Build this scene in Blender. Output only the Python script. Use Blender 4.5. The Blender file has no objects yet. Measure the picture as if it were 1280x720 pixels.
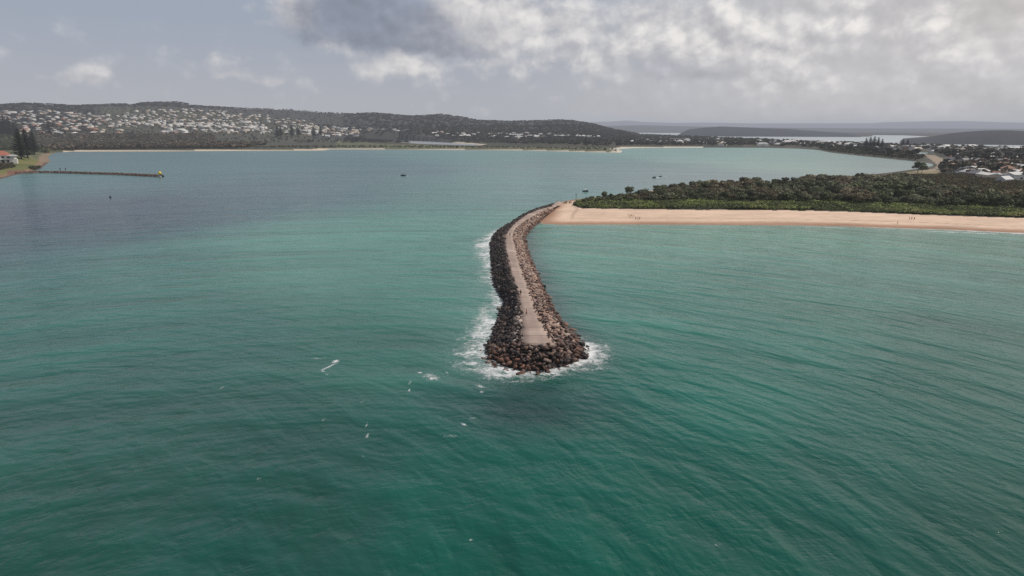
import bpy, bmesh, math, random
import numpy as np
from mathutils import Vector, Matrix, noise as mnoise

random.seed(7)
rng = np.random.default_rng(11)
scene = bpy.context.scene
C = scene.collection

# ------------------------------------------------------------------ camera model
F, HZ, CH = 853.0, 160.0, 50.0
TILT = math.atan((360 - HZ) / F)
CT, ST = math.cos(TILT), math.sin(TILT)

def ray(px, py):
    xc, yc = (px - 640) / F, (360 - py) / F
    return xc, CT + yc * ST, -ST + yc * CT

def at(px, py, z=0.0):
    dx, dy, dz = ray(px, py)
    t = (z - CH) / dz
    return np.array((dx * t, dy * t, z))

def to_px(x, y, z):
    dy = y * CT - (z - CH) * ST
    u = y * ST + (z - CH) * CT
    return 640 + F * x / dy, 360 - F * u / dy

KX = F * (CT + (360 - HZ) / F * ST)
def az_px(x, y):                       # horizon column of an azimuth
    return 640 + KX * x / np.maximum(y, 1e-3)

def lin(r, g, b):
    f = lambda c: (c / 255 / 12.92) if c / 255 <= 0.04045 else ((c / 255 + 0.055) / 1.055) ** 2.4
    return (f(r), f(g), f(b))

def sst(a, b, x):
    t = np.clip((x - a) / (b - a), 0, 1)
    return t * t * (3 - 2 * t)

# ------------------------------------------------------------------ value noise (numpy)
_tab = rng.random((256, 256))
def vnoise(x, y):
    x = np.asarray(x, float); y = np.asarray(y, float)
    xi = np.floor(x).astype(int); yi = np.floor(y).astype(int)
    fx = x - xi; fy = y - yi
    fx = fx * fx * (3 - 2 * fx); fy = fy * fy * (3 - 2 * fy)
    g = lambda a, b: _tab[a % 256, b % 256]
    return (g(xi, yi) * (1 - fx) + g(xi + 1, yi) * fx) * (1 - fy) + (g(xi, yi + 1) * (1 - fx) + g(xi + 1, yi + 1) * fx) * fy
def fbm(x, y, o=4):
    s = 0; a = 0.5
    for i in range(o):
        s = s + a * vnoise(x * 2 ** i + 17 * i, y * 2 ** i + 31 * i); a *= 0.5
    return s

# ------------------------------------------------------------------ object helpers
def tag(o, label=None, cat=None, group=None, kind=None):
    if label: o['label'] = label
    if cat: o['category'] = cat
    if group: o['group'] = group
    if kind: o['kind'] = kind
    return o

def empty(name, loc, rz=0, label=None, cat=None, group=None):
    o = bpy.data.objects.new(name, None); C.objects.link(o)
    o.location = loc; o.rotation_euler = (0, 0, rz); o.empty_display_size = 0.5
    return tag(o, label, cat, group)

def link(name, me, parent=None):
    o = bpy.data.objects.new(name, me); C.objects.link(o)
    if parent is not None: o.parent = parent
    return o

def copy_tree(o, parent=None):
    c = o.copy(); C.objects.link(c); c.parent = parent
    for ch in list(o.children): copy_tree(ch, c)
    return c

def np_mesh(name, V, faces, mats=(), smooth=False, col=None, attrs=None, midx=None):
    """faces: (M,3) or (M,4) array"""
    V = np.asarray(V, np.float32); faces = np.asarray(faces, np.int32)
    n = faces.shape[1]
    me = bpy.data.meshes.new(name)
    me.vertices.add(len(V)); me.vertices.foreach_set('co', V.ravel())
    me.loops.add(faces.size); me.loops.foreach_set('vertex_index', faces.ravel())
    me.polygons.add(len(faces))
    me.polygons.foreach_set('loop_start', np.arange(0, faces.size, n, dtype=np.int32))
    me.polygons.foreach_set('loop_total', np.full(len(faces), n, np.int32))
    if smooth: me.polygons.foreach_set('use_smooth', np.ones(len(faces), bool))
    if midx is not None: me.polygons.foreach_set('material_index', np.asarray(midx, np.int32))
    if col is not None:
        a = me.attributes.new('col', 'FLOAT_COLOR', 'POINT')
        c4 = np.ones((len(V), 4), np.float32); c4[:, :3] = col
        a.data.foreach_set('color', c4.ravel())
    for k, v in (attrs or {}).items():
        a = me.attributes.new(k, 'FLOAT', 'POINT'); a.data.foreach_set('value', np.asarray(v, np.float32))
    me.update(calc_edges=True); me.validate()
    for m in mats: me.materials.append(m)
    return me

def grid_faces(nr, nc):
    i = np.arange((nr - 1) * (nc - 1)); r = i // (nc - 1); c = i % (nc - 1)
    a = r * nc + c
    return np.stack([a, a + 1, a + nc + 1, a + nc], 1)

def bm_mesh(name, bm, mats=(), smooth=False):
    me = bpy.data.meshes.new(name); bm.normal_update(); bm.to_mesh(me); bm.free()
    for m in mats: me.materials.append(m)
    if smooth: me.polygons.foreach_set('use_smooth', np.ones(len(me.polygons), bool))
    return me

def add_box(bm, c, s, rz=0, mi=0):
    r = bmesh.ops.create_cube(bm, size=1, matrix=Matrix.Translation(c) @ Matrix.Rotation(rz, 4, 'Z') @ Matrix.Diagonal((*s, 1)))
    fs = {f for v in r['verts'] for f in v.link_faces}
    for f in fs: f.material_index = mi
    return r['verts']

def add_tube(bm, pts, rad, n=8):
    rings = []
    for i, p in enumerate(pts):
        p = Vector(p); a = Vector(pts[max(i - 1, 0)]); b = Vector(pts[min(i + 1, len(pts) - 1)])
        d = (b - a).normalized(); q = d.to_track_quat('Z', 'Y')
        R = rad[i] if hasattr(rad, '__len__') else rad
        rings.append([bm.verts.new(p + q @ Vector((R * math.cos(2 * math.pi * k / n), R * math.sin(2 * math.pi * k / n), 0))) for k in range(n)])
    for A, B in zip(rings, rings[1:]):
        for k in range(n): bm.faces.new((A[k], A[(k + 1) % n], B[(k + 1) % n], B[k]))
    bm.faces.new(rings[0][::-1]); bm.faces.new(rings[-1])

def merge(protos, idx, T, R, S, cols=None):
    """many small copies baked into one vertex/face array (for 'stuff'); T (N,3), R angle, S (N,3)"""
    VV, FF, CC = [], [], []; off = 0
    for k, (pv, pf) in enumerate(protos):
        sel = np.where(idx == k)[0]
        if not len(sel): continue
        c, s = np.cos(R[sel]), np.sin(R[sel])
        p = pv[None] * S[sel][:, None, :]
        x = p[..., 0] * c[:, None] - p[..., 1] * s[:, None]
        y = p[..., 0] * s[:, None] + p[..., 1] * c[:, None]
        v = np.stack([x, y, p[..., 2]], -1) + T[sel][:, None, :]
        f = pf[None] + (np.arange(len(sel)) * len(pv))[:, None, None] + off
        VV.append(v.reshape(-1, 3)); FF.append(f.reshape(-1, pf.shape[1])); off += v.shape[0] * v.shape[1]
        if cols is not None: CC.append(np.repeat(cols[sel], len(pv), axis=0))
    return np.concatenate(VV), np.concatenate(FF), (np.concatenate(CC) if cols is not None else None)

def in_poly(px, py, poly):
    px = np.asarray(px, float); py = np.asarray(py, float); ins = np.zeros(px.shape, bool)
    n = len(poly); j = n - 1
    for i in range(n):
        xi, yi = poly[i]; xj, yj = poly[j]
        if yi != yj:
            ins ^= ((yi > py) != (yj > py)) & (px < (xj - xi) * (py - yi) / (yj - yi) + xi)
        j = i
    return ins

def seg_dist(P, poly, closed=True):
    d = np.full(len(P), 1e18)
    n = len(poly)
    for i in range(n if closed else n - 1):
        a = np.array(poly[i]); b = np.array(poly[(i + 1) % n]); ab = b - a
        t = np.clip(((P - a) @ ab) / max(ab @ ab, 1e-9), 0, 1)
        q = a + t[:, None] * ab
        d = np.minimum(d, ((P - q) ** 2).sum(1))
    return np.sqrt(d)

# ------------------------------------------------------------------ node helpers
class NT:
    def __init__(s, tree): s.t = tree; s.n = tree.nodes; s.l = tree.links
    def new(s, typ, **kw):
        n = s.n.new(typ)
        for k, v in kw.items(): setattr(n, k, v)
        return n
    def put(s, sock, v):
        if isinstance(v, bpy.types.NodeSocket): s.l.new(v, sock)
        elif v is not None:
            if sock.type == 'RGBA' and len(v) == 3: v = (*v, 1)
            sock.default_value = v
    def m(s, op, a, b=None, c=None, clamp=False):
        n = s.new('ShaderNodeMath', operation=op, use_clamp=clamp)
        for i, v in enumerate((a, b, c)):
            if v is not None: s.put(n.inputs[i], v)
        return n.outputs[0]
    def v(s, op, a, b=None, sc=None):
        n = s.new('ShaderNodeVectorMath', operation=op)
        s.put(n.inputs[0], a)
        if b is not None: s.put(n.inputs[1], b)
        if sc is not None: s.put(n.inputs['Scale'], sc)
        return n.outputs['Value'] if op in ('LENGTH', 'DOT_PRODUCT', 'DISTANCE') else n.outputs[0]
    def xyz(s, x, y, z=0.0):
        n = s.new('ShaderNodeCombineXYZ')
        for i, v in enumerate((x, y, z)): s.put(n.inputs[i], v)
        return n.outputs[0]
    def sep(s, v):
        n = s.new('ShaderNodeSeparateXYZ'); s.put(n.inputs[0], v); return n.outputs
    def noise(s, vec, scale=1.0, detail=4, rough=0.55, dist=0.0, color=False):
        n = s.new('ShaderNodeTexNoise'); s.put(n.inputs['Vector'], vec)
        n.inputs['Scale'].default_value = scale; n.inputs['Detail'].default_value = detail
        n.inputs['Roughness'].default_value = rough; n.inputs['Distortion'].default_value = dist
        return n.outputs['Color' if color else 'Fac']
    def ss(s, x, a, b, to0=0.0, to1=1.0):
        n = s.new('ShaderNodeMapRange', interpolation_type='SMOOTHSTEP')
        s.put(n.inputs[0], x); s.put(n.inputs[1], a); s.put(n.inputs[2], b); s.put(n.inputs[3], to0); s.put(n.inputs[4], to1)
        return n.outputs[0]
    def mix(s, f, a, b, blend='MIX'):
        n = s.new('ShaderNodeMix', data_type='RGBA', blend_type=blend)
        s.put(n.inputs[0], f); s.put(n.inputs[6], a); s.put(n.inputs[7], b)
        return n.outputs[2]

def new_mat(name):
    m = bpy.data.materials.new(name); m.use_nodes = True
    nt = NT(m.node_tree); nt.n.clear()
    out = nt.new('ShaderNodeOutputMaterial'); b = nt.new('ShaderNodeBsdfPrincipled')
    nt.l.new(b.outputs[0], out.inputs[0])
    return m, nt, b, out

def simple(name, col, rough=0.7, var=0.25, scale=0.8, metal=0.0, objvar=0.0, spec=0.3):
    m, nt, b, out = new_mat(name)
    pos = nt.new('ShaderNodeTexCoord').outputs['Object']
    n = nt.noise(pos, scale, 5, 0.6)
    k = nt.m('MULTIPLY_ADD', n, 2 * var, 1 - var)
    if objvar:
        rnd = nt.new('ShaderNodeObjectInfo').outputs['Random']
        k = nt.m('MULTIPLY', k, nt.m('MULTIPLY_ADD', rnd, 2 * objvar, 1 - objvar))
    c = nt.v('SCALE', (*col,), sc=k)
    nt.put(b.inputs['Base Color'], c)
    b.inputs['Roughness'].default_value = rough; b.inputs['Metallic'].default_value = metal
    b.inputs['Specular IOR Level'].default_value = spec
    return m

def attr_mat(name, rough=0.9, var=0.3, scale=0.05, scale2=None, bump=0.0, obj_color=False, spec=0.2, island=0.0, transl=0.0):
    m, nt, b, out = new_mat(name)
    if obj_color: col = nt.new('ShaderNodeObjectInfo').outputs['Color']
    else:
        a = nt.new('ShaderNodeAttribute'); a.attribute_name = 'col'; col = a.outputs['Color']
    pos = nt.new('ShaderNodeNewGeometry').outputs['Position']
    n = nt.noise(pos, scale, 5, 0.65)
    k = nt.m('MULTIPLY_ADD', n, 2 * var, 1 - var)
    if scale2:
        n2 = nt.noise(pos, scale2, 4, 0.6)
        k = nt.m('MULTIPLY', k, nt.m('MULTIPLY_ADD', n2, 2 * var, 1 - var))
    if island:
        r = nt.new('ShaderNodeNewGeometry').outputs['Random Per Island']
        k = nt.m('MULTIPLY', k, nt.m('MULTIPLY_ADD', r, 2 * island, 1 - island))
    nt.put(b.inputs['Base Color'], nt.v('SCALE', col, sc=k))
    b.inputs['Roughness'].default_value = rough; b.inputs['Specular IOR Level'].default_value = spec
    if bump:
        bn = nt.new('ShaderNodeBump'); bn.inputs['Strength'].default_value = 1.0; bn.inputs['Distance'].default_value = bump
        nt.put(bn.inputs['Height'], nt.noise(pos, scale2 or scale, 5, 0.6)); nt.l.new(bn.outputs[0], b.inputs['Normal'])
    return m

# ------------------------------------------------------------------ ground heights
RIDGE = [(-200, 131), (0, 131), (20, 129.5), (35, 128.5), (60, 129.5), (100, 131.5), (130, 130.5), (160, 129.3), (166, 131.3), (182, 128), (200, 127.5),
         (226, 127), (234, 128.5), (242, 131), (290, 134), (340, 136), (365, 136.5), (400, 139.5), (440, 141.5), (470, 140.3), (490, 142), (510, 144),
         (530, 143.5), (552, 142), (575, 145), (600, 149.5), (640, 150.5), (665, 150), (700, 149), (715, 149.5), (740, 153.5), (757, 158), (770, 161), (800, 164), (1600, 164)]
R0 = 4300.0
RIDGE = [(a_, b_ + 1.9) for a_, b_ in RIDGE]
_rx = np.array([p[0] for p in RIDGE], float)
_rz = np.array([CH + R0 * ray(p[0], p[1])[2] / math.hypot(*ray(p[0], p[1])[:2]) for p in RIDGE])
_rz[-2:] = 2.0

SHORE = [(-300, 236), (-60, 229), (0, 224), (20, 218.5), (38, 215), (50, 211.5), (57, 206), (63, 201), (60, 197), (64, 192.5), (72, 190.6), (90, 189.6), (200, 189.2),
         (320, 188.6), (405, 188.2), (412, 186.8), (500, 187), (640, 188), (700, 189.2), (740, 190.4), (776, 191), (778, 189), (772, 186.6), (790, 185.2), (850, 184.6),
         (900, 184.6), (960, 184.8), (1000, 186), (1021, 187.4), (1040, 191), (1080, 195.4), (1120, 199.4), (1150, 202.5), (1166, 205), (1166, 207.5), (1150, 210.5),
         (1110, 216), (1060, 221), (1000, 226), (940, 230), (895, 232), (860, 233.5), (830, 236), (790, 241.5), (757, 245), (735, 247.5), (716, 249.5),
         (700, 252.5), (690, 256), (684, 263), (678, 274), (674, 279), (700, 280.8), (800, 280.6), (900, 281), (1000, 281.8), (1060, 283), (1100, 284.5),
         (1180, 287), (1280, 291.5), (1500, 304), (1900, 332)]
SHORE_W = [tuple(at(*p)[:2]) for p in SHORE] + [(3000, 200), (60000, 1000), (60000, 60000), (-60000, 60000), (-60000, 1500), (-1500, 600)]
LAKES = [[(785, 165.8), (850, 166.2), (862, 168.6), (960, 170), (1085, 171), (1092, 168.8), (1130, 169.2), (1165, 170.5), (1128, 173.5), (1130, 175.5), (1280, 181), (1500, 187),
          (1500, 191.5), (1280, 186), (1200, 183.2), (1100, 179.2), (1050, 177), (1000, 175.5), (917, 173.6), (850, 170), (785, 167.4)],
         [(448, 175.6), (500, 175.4), (540, 177), (600, 180.8), (592, 182.2), (540, 180.6), (500, 178.6), (460, 177.6)],
         [(1112, 190.4), (1135, 189.6), (1160, 190.8), (1158, 193), (1120, 192.6)]]
LAKES_W = [[tuple(at(*p)[:2]) for p in L] for L in LAKES]

HEAD = at(-40, 204)[:2]
def ground_z(x, y):
    x = np.atleast_1d(np.asarray(x, float)); y = np.atleast_1d(np.asarray(y, float))
    P = np.stack([x, y], 1)
    r = np.hypot(x, y)
    ins = in_poly(x, y, SHORE_W)
    d = seg_dist(P, SHORE_W)
    sd = np.where(ins, d, -d)
    for L in LAKES_W:
        li = in_poly(x, y, L); ld = seg_dist(P, L)
        sd = np.minimum(sd, np.where(li, -ld, ld))
    z = np.where(sd > 0, 2.6 * (1 - np.exp(-sd * 0.045 / 2.6 * 2)), np.maximum(sd * 0.09, -3))
    land = sst(20, 120, sd)
    z = z + land * (fbm(x / 60, y / 60, 3) - 0.4) * 2.0
    px = az_px(x, y)
    rz = np.interp(px, _rx, _rz)
    lumps = 1 + 0.25 * (fbm(x / 350, y / 350, 3) - 0.45)
    up = sst(2150, R0, r) ** 1.15
    dn = 1 - 0.75 * sst(R0, 8000, r)
    z = z + np.where(sd > 0, (rz * up * dn) * np.where(r > R0 * 0.97, 1, 1 + (lumps - 1) * (1 - sst(R0 * .8, R0 * .97, r))), 0)
    z = z + np.where(sd > 0, sst(0, 40, sd) * 18 * np.exp(-(((x - HEAD[0]) / 95) ** 2 + ((y - HEAD[1]) / 110) ** 2)), 0)
    return z, sd

def hit(px, py, r0=200.0):
    """where the sight line of a pixel meets the ground"""
    dx, dy, dz = ray(px, py); h = math.hypot(dx, dy)
    rr = np.geomspace(r0, 20000, 1500)
    X, Y, Z = dx / h * rr, dy / h * rr, CH + dz / h * rr
    g = ground_z(X, Y)[0]
    k = np.where(Z < g)[0]
    if not len(k): return None
    k = k[0]
    return np.array((X[k], Y[k], g[k]))

# ------------------------------------------------------------------ terrain mesh
def lerp_col(z, a, b): return a + (b - a) * z[:, None]
cols_px = np.concatenate([np.arange(-700, -60, 20), np.arange(-60, 1340, 2.0), np.arange(1340, 2300, 20)])
dd = np.concatenate([np.arange(175, 140, -3), np.arange(140, 24, -0.6), np.arange(24, 4, -0.2), np.array([3.5, 3, 2.5, 2, 1.5])])
PXg, DDg = np.meshgrid(cols_px, dd)
Pw = np.array([[at(1e-9 + 0, HZ + d)[1] for d in dd]])[0]
Xg = np.zeros_like(PXg); Yg = np.zeros_like(PXg)
for i, d in enumerate(dd):
    y = at(640, HZ + d)[1]; dyc = at(641, HZ + d)
    Xg[i] = (cols_px - 640) * dyc[0]; Yg[i] = y
tx, ty = Xg.ravel(), Yg.ravel()
tz, tsd = ground_z(tx, ty)
tp, tq = to_px(tx, ty, np.zeros_like(tx))
tr = np.hypot(tx, ty)
nz = fbm(tx / 40, ty / 40, 4); nz2 = fbm(tx / 170 + 9, ty / 300 + 4, 4)
A = lambda *c: np.array(c)[None, :]
tc = np.repeat(A(.040, .043, .028), len(tx), 0)                                   # scrubby ground
tc = lerp_col(sst(.38, .62, nz2), tc, A(.060, .052, .036))
# marsh flats behind the far beach, reddish and olive
def zone(poly, soft=None): return in_poly(tp, tq, poly)
mk = zone([(240, 189), (300, 178), (420, 177), (480, 181), (600, 184), (770, 186), (775, 192), (400, 190)])
tc[mk] = lerp_col(sst(.35, .6, nz[mk]), A(.105, .108, .058), A(.078, .084, .050))
mk = zone([(265, 181.5), (330, 179), (400, 180), (420, 182.5), (330, 183.6)]); tc[mk] = A(.165, .115, .09)
# town ground and hillside
rd = az_px(tx, ty)
hillf = sst(2200, 3200, tr)
town = (rd < 420) & (tr > 1700)
tc[town] = lerp_col(sst(.3, .6, nz2[town]), A(.066, .068, .048), A(.052, .054, .040))
wood = (rd < 790) & (tr > 2500) & ~((rd > 130) & (rd < 390) & (tz < 150 - np.maximum(rd - 200, 0) * .35))
wood2 = wood & ((tz > 62) | (rd > 330))
tc[wood2] = lerp_col(sst(.3, .65, nz[wood2]), A(.040, .043, .042), A(.050, .052, .049))
# right hand side suburb
mk = zone([(930, 190), (930, 168), (1500, 170), (1500, 226), (1130, 219), (1166, 206), (1100, 197)]); tc[mk] = lerp_col(sst(.35, .6, nz[mk]), A(.050, .052, .038), A(.085, .078, .062))
mk = zone([(1145, 195), (1168, 196), (1184, 203), (1186, 211), (1176, 217), (1140, 219), (1134, 217), (1168, 212), (1172, 206), (1160, 199)]); tc[mk] = A(.27, .215, .16)
mk = zone([(1134, 216.5), (1175, 216.5), (1172, 219.5), (1130, 219)]); tc[mk] = A(.22, .19, .10)
mk = zone([(1150, 225), (1200, 224), (1268, 232), (1280, 240), (1265, 243), (1165, 243)]); tc[mk] = lerp_col(sst(.35, .6, nz[mk]), A(.095, .082, .036), A(.075, .055, .034))
mk = zone([(1240, 228), (1256, 230), (1266, 236), (1256, 237)]); tc[mk] = A(.30, .27, .22)
mk = zone([(1218, 226), (1246, 226.4), (1246, 228.4), (1218, 228)]); tc[mk] = A(.28, .24, .20)
# left grassy foreshore
mk = (tr < 1900) & (rd < 85); tc[mk] = lerp_col(sst(.35, .6, nz[mk]), A(.105, .110, .052), A(.075, .080, .042))
mk = (tr < 1700) & (tr > 1000) & (rd < 85) & (tsd < 14); tc[mk] = A(.20, .15, .10)
mk = (tr < 1250) & (rd < 120)
tc[mk] = lerp_col(sst(.35, .6, nz[mk]), A(.150, .140, .050), A(.090, .105, .035))
mk2 = mk & (tsd < 11); tc[mk2] = A(.21, .135, .09)
mk2 = mk & (tsd < 4); tc[mk2] = A(.10, .07, .055)
mk2 = zone([(8, 215), (30, 213.5), (32, 216.5), (10, 219)]); tc[mk2] = A(.16, .08, .055)
# sand: ocean beach and the thin far beaches
SANDTOP = [(676, 250), (700, 249), (728, 252.5), (716, 258), (728, 263.5), (760, 264.8), (800, 266), (880, 266.8), (960, 267.3), (1050, 269), (1140, 272.5), (1230, 275.8), (1300, 278.5), (1500, 288), (1900, 318),
           (1900, 345), (1280, 310), (1000, 295), (660, 292)]
wav = (fbm(tx / 9, ty / 9, 3) - .45) * 2.2
sand = in_poly(tp, tq + wav * .6, SANDTOP)
dry = A(.63, .462, .345); wet = A(.33, .195, .13)
sc_ = lerp_col(sst(3, 13, tsd + (nz - .45) * 6), wet, dry)
sc_ = lerp_col(sst(.40, .65, fbm(tx / 25, ty / 6, 3)), sc_, sc_ * .86)
wr = np.exp(-((tsd - 15 - 5 * fbm(tx / 30, ty / 30 + 7, 2)) / .9) ** 2) * .30; sc_ = sc_ * (1 - wr[:, None])
tc[sand] = sc_[sand]
mk = (tsd < 8) & (tsd > -20) & (tq < 250) & (tp > 690) & (tp < 900) & (tr < 900); tc[mk] = A(.42, .31, .22)
fb = (tr > 1200) & (tr < 2400) & (tsd < np.where(rd < 410, 34, 22)) & (rd > 74) & (rd < 772)
tc[fb] = np.where((rd[fb] < 410)[:, None], A(.50, .42, .32), A(.42, .37, .30))
fb = (tr > 1200) & (tr < 2600) & (tsd < 40) & (rd > 772) & (rd < 880); tc[fb] = A(.50, .46, .38)
# distant forest land, with blue haze painted into its colour
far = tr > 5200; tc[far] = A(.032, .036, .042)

fc = grid_faces(len(dd), len(cols_px))
keep = (tz[fc] > -1.2).any(1)
fc = fc[keep]
used = np.unique(fc); remap = np.full(len(tx), -1); remap[used] = np.arange(len(used))
TV = np.stack([tx, ty, tz], 1)[used]
M_ground = attr_mat('ground_soil', var=0.22, scale=0.02, scale2=0.25, bump=0.15)
o = link('terrain', np_mesh('terrain', TV, remap[fc][:, ::-1], (M_ground,), True, tc[used])); tag(o, kind='structure')
o['label'] = 'low coast with sand beach, scrub flats and wooded town hillside'

# ------------------------------------------------------------------ separate hills behind
def ridge_mesh(name, prof, R, depth, base_py, col, label, rough=0.06):
    xs = np.arange(prof[0][0], prof[-1][0] + .1, 2.0)
    ys = np.interp(xs, [p[0] for p in prof], [p[1] for p in prof])
    rows = 14
    V = []; cc = []
    for k in range(rows):
        t = k / (rows - 1)                       # 0 front foot .. 1 behind the crest
        rr = R - depth + 2 * depth * t
        for x, y in zip(xs, ys):
            dx, dy, dz = ray(x, HZ); h = math.hypot(dx, dy); ux, uy = dx / h, dy / h
            zt = CH + R * ray(x, y)[2] / math.hypot(*ray(x, y)[:2])
            prof_t = math.sin(math.pi * min(max(t, 0), 1)) ** 0.8
            X, Y = ux * rr, uy * rr
            n = float(fbm(np.array([X / (depth * .35)]), np.array([Y / (depth * .35)]), 3)[0]) - .45
            z = -2 + (zt + 2) * prof_t * (1 + rough * 6 * n * (1 - prof_t)) + rough * zt * .3 * (random.random() - .5)
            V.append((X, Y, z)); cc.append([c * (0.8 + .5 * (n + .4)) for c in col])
    me = np_mesh(name, V, grid_faces(rows, len(xs))[:, ::-1], (M_hill,), True, np.array(cc))
    o = link(name, me); tag(o, label, kind='structure'); return o

M_hill = attr_mat('forest_hill', var=0.3, scale=0.012, scale2=0.05)  # forested ridges; extra haze blue is painted into their base colours
ridge_mesh('hills', [(846, 170), (856, 164), (862, 161.5), (880, 159.5), (900, 158), (930, 159), (960, 160.4), (985, 161), (1010, 163), (1040, 165), (1065, 166.6), (1078, 169.5)],
           4900, 520, 170, (.036, .040, .056), 'low dark wooded peninsula across the lake')
ridge_mesh('hills', [(1128, 175), (1136, 173.4), (1158, 171.8), (1172, 169.6), (1190, 166.5), (1210, 164.4), (1232, 163), (1260, 162.6), (1280, 163.6), (1330, 166), (1420, 172), (1520, 178)],
           2900, 330, 178, (.028, .032, .042), 'dark wooded hill across the lake at the right edge')
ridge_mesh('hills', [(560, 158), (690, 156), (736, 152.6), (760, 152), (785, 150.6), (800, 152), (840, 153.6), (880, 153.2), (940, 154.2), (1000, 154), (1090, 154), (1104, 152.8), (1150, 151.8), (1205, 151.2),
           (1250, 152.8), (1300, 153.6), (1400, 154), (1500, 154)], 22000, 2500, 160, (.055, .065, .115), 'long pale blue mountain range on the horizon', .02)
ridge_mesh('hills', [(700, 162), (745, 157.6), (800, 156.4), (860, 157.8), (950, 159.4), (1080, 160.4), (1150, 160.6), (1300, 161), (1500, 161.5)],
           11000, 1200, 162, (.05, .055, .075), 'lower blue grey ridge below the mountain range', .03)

# ------------------------------------------------------------------ water
WC = [ # px, py, base colour of the water body (depth, sand bars; cloud shadow and lake sheen painted in)
 (640, 715, (.004, .083, .064)), (860, 700, (.004, .080, .062)), (1250, 700, (.005, .070, .056)), (300, 715, (.008, .068, .055)), (20, 700, (.010, .070, .056)),
 (640, 600, (.005, .090, .070)), (850, 520, (.006, .105, .084)), (1100, 560, (.008, .085, .070)), (1270, 450, (.018, .095, .080)), (950, 430, (.016, .120, .098)),
 (1000, 350, (.045, .150, .125)), (1250, 350, (.04, .135, .115)), (800, 380, (.035, .150, .122)), (720, 310, (.070, .185, .150)), (800, 290, (.085, .200, .160)), (1000, 295, (.075, .19, .155)), (1250, 305, (.075, .18, .15)),
 (560, 560, (.007, .080, .064)), (400, 560, (.013, .070, .058)), (200, 560, (.018, .075, .063)), (30, 560, (.018, .080, .066)),
 (480, 430, (.032, .120, .098)), (300, 430, (.028, .105, .088)), (100, 430, (.025, .108, .090)), (20, 420, (.022, .105, .088)),
 (560, 360, (.062, .180, .145)), (400, 340, (.075, .180, .145)), (200, 350, (.046, .140, .116)), (40, 350, (.030, .118, .104)),
 (500, 290, (.080, .200, .165)), (350, 300, (.075, .180, .150)), (590, 300, (.066, .19, .155)), (180, 310, (.040, .115, .108)), (30, 320, (.030, .090, .095)),
 (30, 275, (.024, .030, .056)), (120, 264, (.026, .036, .060)), (200, 258, (.028, .048, .068)), (60, 262, (.024, .030, .056)), (90, 280, (.028, .040, .062)), (260, 248, (.034, .06, .08)), (20, 295, (.026, .05, .066)), (280, 250, (.050, .092, .108)), (420, 240, (.055, .105, .115)), (40, 245, (.045, .080, .100)),  # dark slate points: cloud shadow painted into the water colour
 (550, 250, (.060, .150, .140)), (660, 235, (.070, .150, .150)), (200, 228, (.045, .090, .105)), (100, 227, (.045, .115, .115)), (60, 231, (.045, .12, .118)), (10, 233, (.045, .115, .115)), (-60, 238, (.045, .115, .115)), (150, 226, (.045, .105, .110)),
 (300, 205, (.060, .110, .125)), (450, 205, (.055, .105, .122)), (150, 200, (.060, .105, .120)), (560, 195, (.085, .165, .165)), (700, 205, (.075, .140, .148)), (800, 215, (.085, .14, .15)),
 (840, 190, (.11, .20, .195)), (960, 196, (.14, .225, .215)), (990, 204, (.16, .24, .21)), (1060, 200, (.12, .17, .18)), (1140, 206, (.15, .18, .19)), (900, 222, (.12, .16, .17)),
 (400, 192, (.075, .13, .14)), (480, 177, (.2, .2, .23)), (570, 180, (.2, .2, .23)), (900, 170, (.28, .30, .34)), (1200, 177, (.30, .32, .36)), (1500, 190, (.28, .30, .33)), (-200, 400, (.022, .105, .088)), (1500, 500, (.02, .1, .085)), (-100, 270, (.05, .066, .092))]  # pale lake points: reflected sky is put into the colour
def wcoord(x, y): return np.stack([np.arctan2(x, np.maximum(y, 1)) * 2.2, np.log(np.maximum(np.hypot(x, y), 20)) * 1.0], -1)
wp = np.array([wcoord(*at(a, b)[:2]) for a, b, _ in WC]); wcol = np.array([c for *_, c in WC])
OUT = [(692, 255), (668, 262), (652, 270), (639.6, 278), (627, 285), (618, 293), (613.4, 304), (614, 316), (615, 324), (616, 340), (617, 354), (625, 366), (631, 378), (622.5, 394), (617, 415), (604, 438),
       (607, 448), (622, 458), (640, 464), (655, 466.5), (672, 466), (690, 463), (708, 459), (724, 453),
       (735, 445), (731, 432), (722, 421), (709, 409), (695, 394), (685, 371), (677.5, 357), (671, 341), (666, 331), (658, 309), (656, 296), (662, 288), (673, 279), (682, 271), (694, 262)]
INN = [(689, 257), (672, 262), (657.6, 268), (644, 278), (636, 286), (630.5, 295), (630.5, 309), (632.5, 320), (634.5, 331), (638.5, 345), (643, 358), (647, 369), (650, 380), (651, 402), (652, 418), (652.5, 427),
       (653, 431), (658, 432.5), (664, 433), (670, 433.3), (675, 433.3), (681, 433.3), (687, 433), (692, 432.5),
       (692.5, 429), (688, 420), (681, 409), (675, 400), (669, 386), (663, 368), (659, 356), (653.5, 341), (649.5, 331), (644, 309), (640.5, 295), (643, 286), (656, 275), (669, 268), (684, 261.5)]
ZC = 3.6
OUTW = np.array([at(*p, 0.0) for p in OUT]); INNW = np.array([at(*p, ZC) for p in INN])
NL = 16                                            # stations on the channel side
th = np.concatenate([np.linspace(-180, -46, 30), np.linspace(-45, 45, 560), np.linspace(46, 180, 30)]) * math.pi / 180
rr = np.concatenate([np.geomspace(4, 60, 20), np.geomspace(62, 700, 300), np.geomspace(710, 9000, 160), np.geomspace(9500, 70000, 14)])
TH, RR = np.meshgrid(th, rr)
wx, wy = (np.sin(TH) * RR).ravel(), (np.cos(TH) * RR).ravel()
q = np.stack([TH.ravel().clip(-1, 1) * 2.2, np.log(np.maximum(RR.ravel(), 20))], 1)
q = q + .16 * (np.stack([fbm(wx / 60, wy / 60, 3), fbm(wx / 60 + 50, wy / 60, 3)], 1) - .45)
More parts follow.
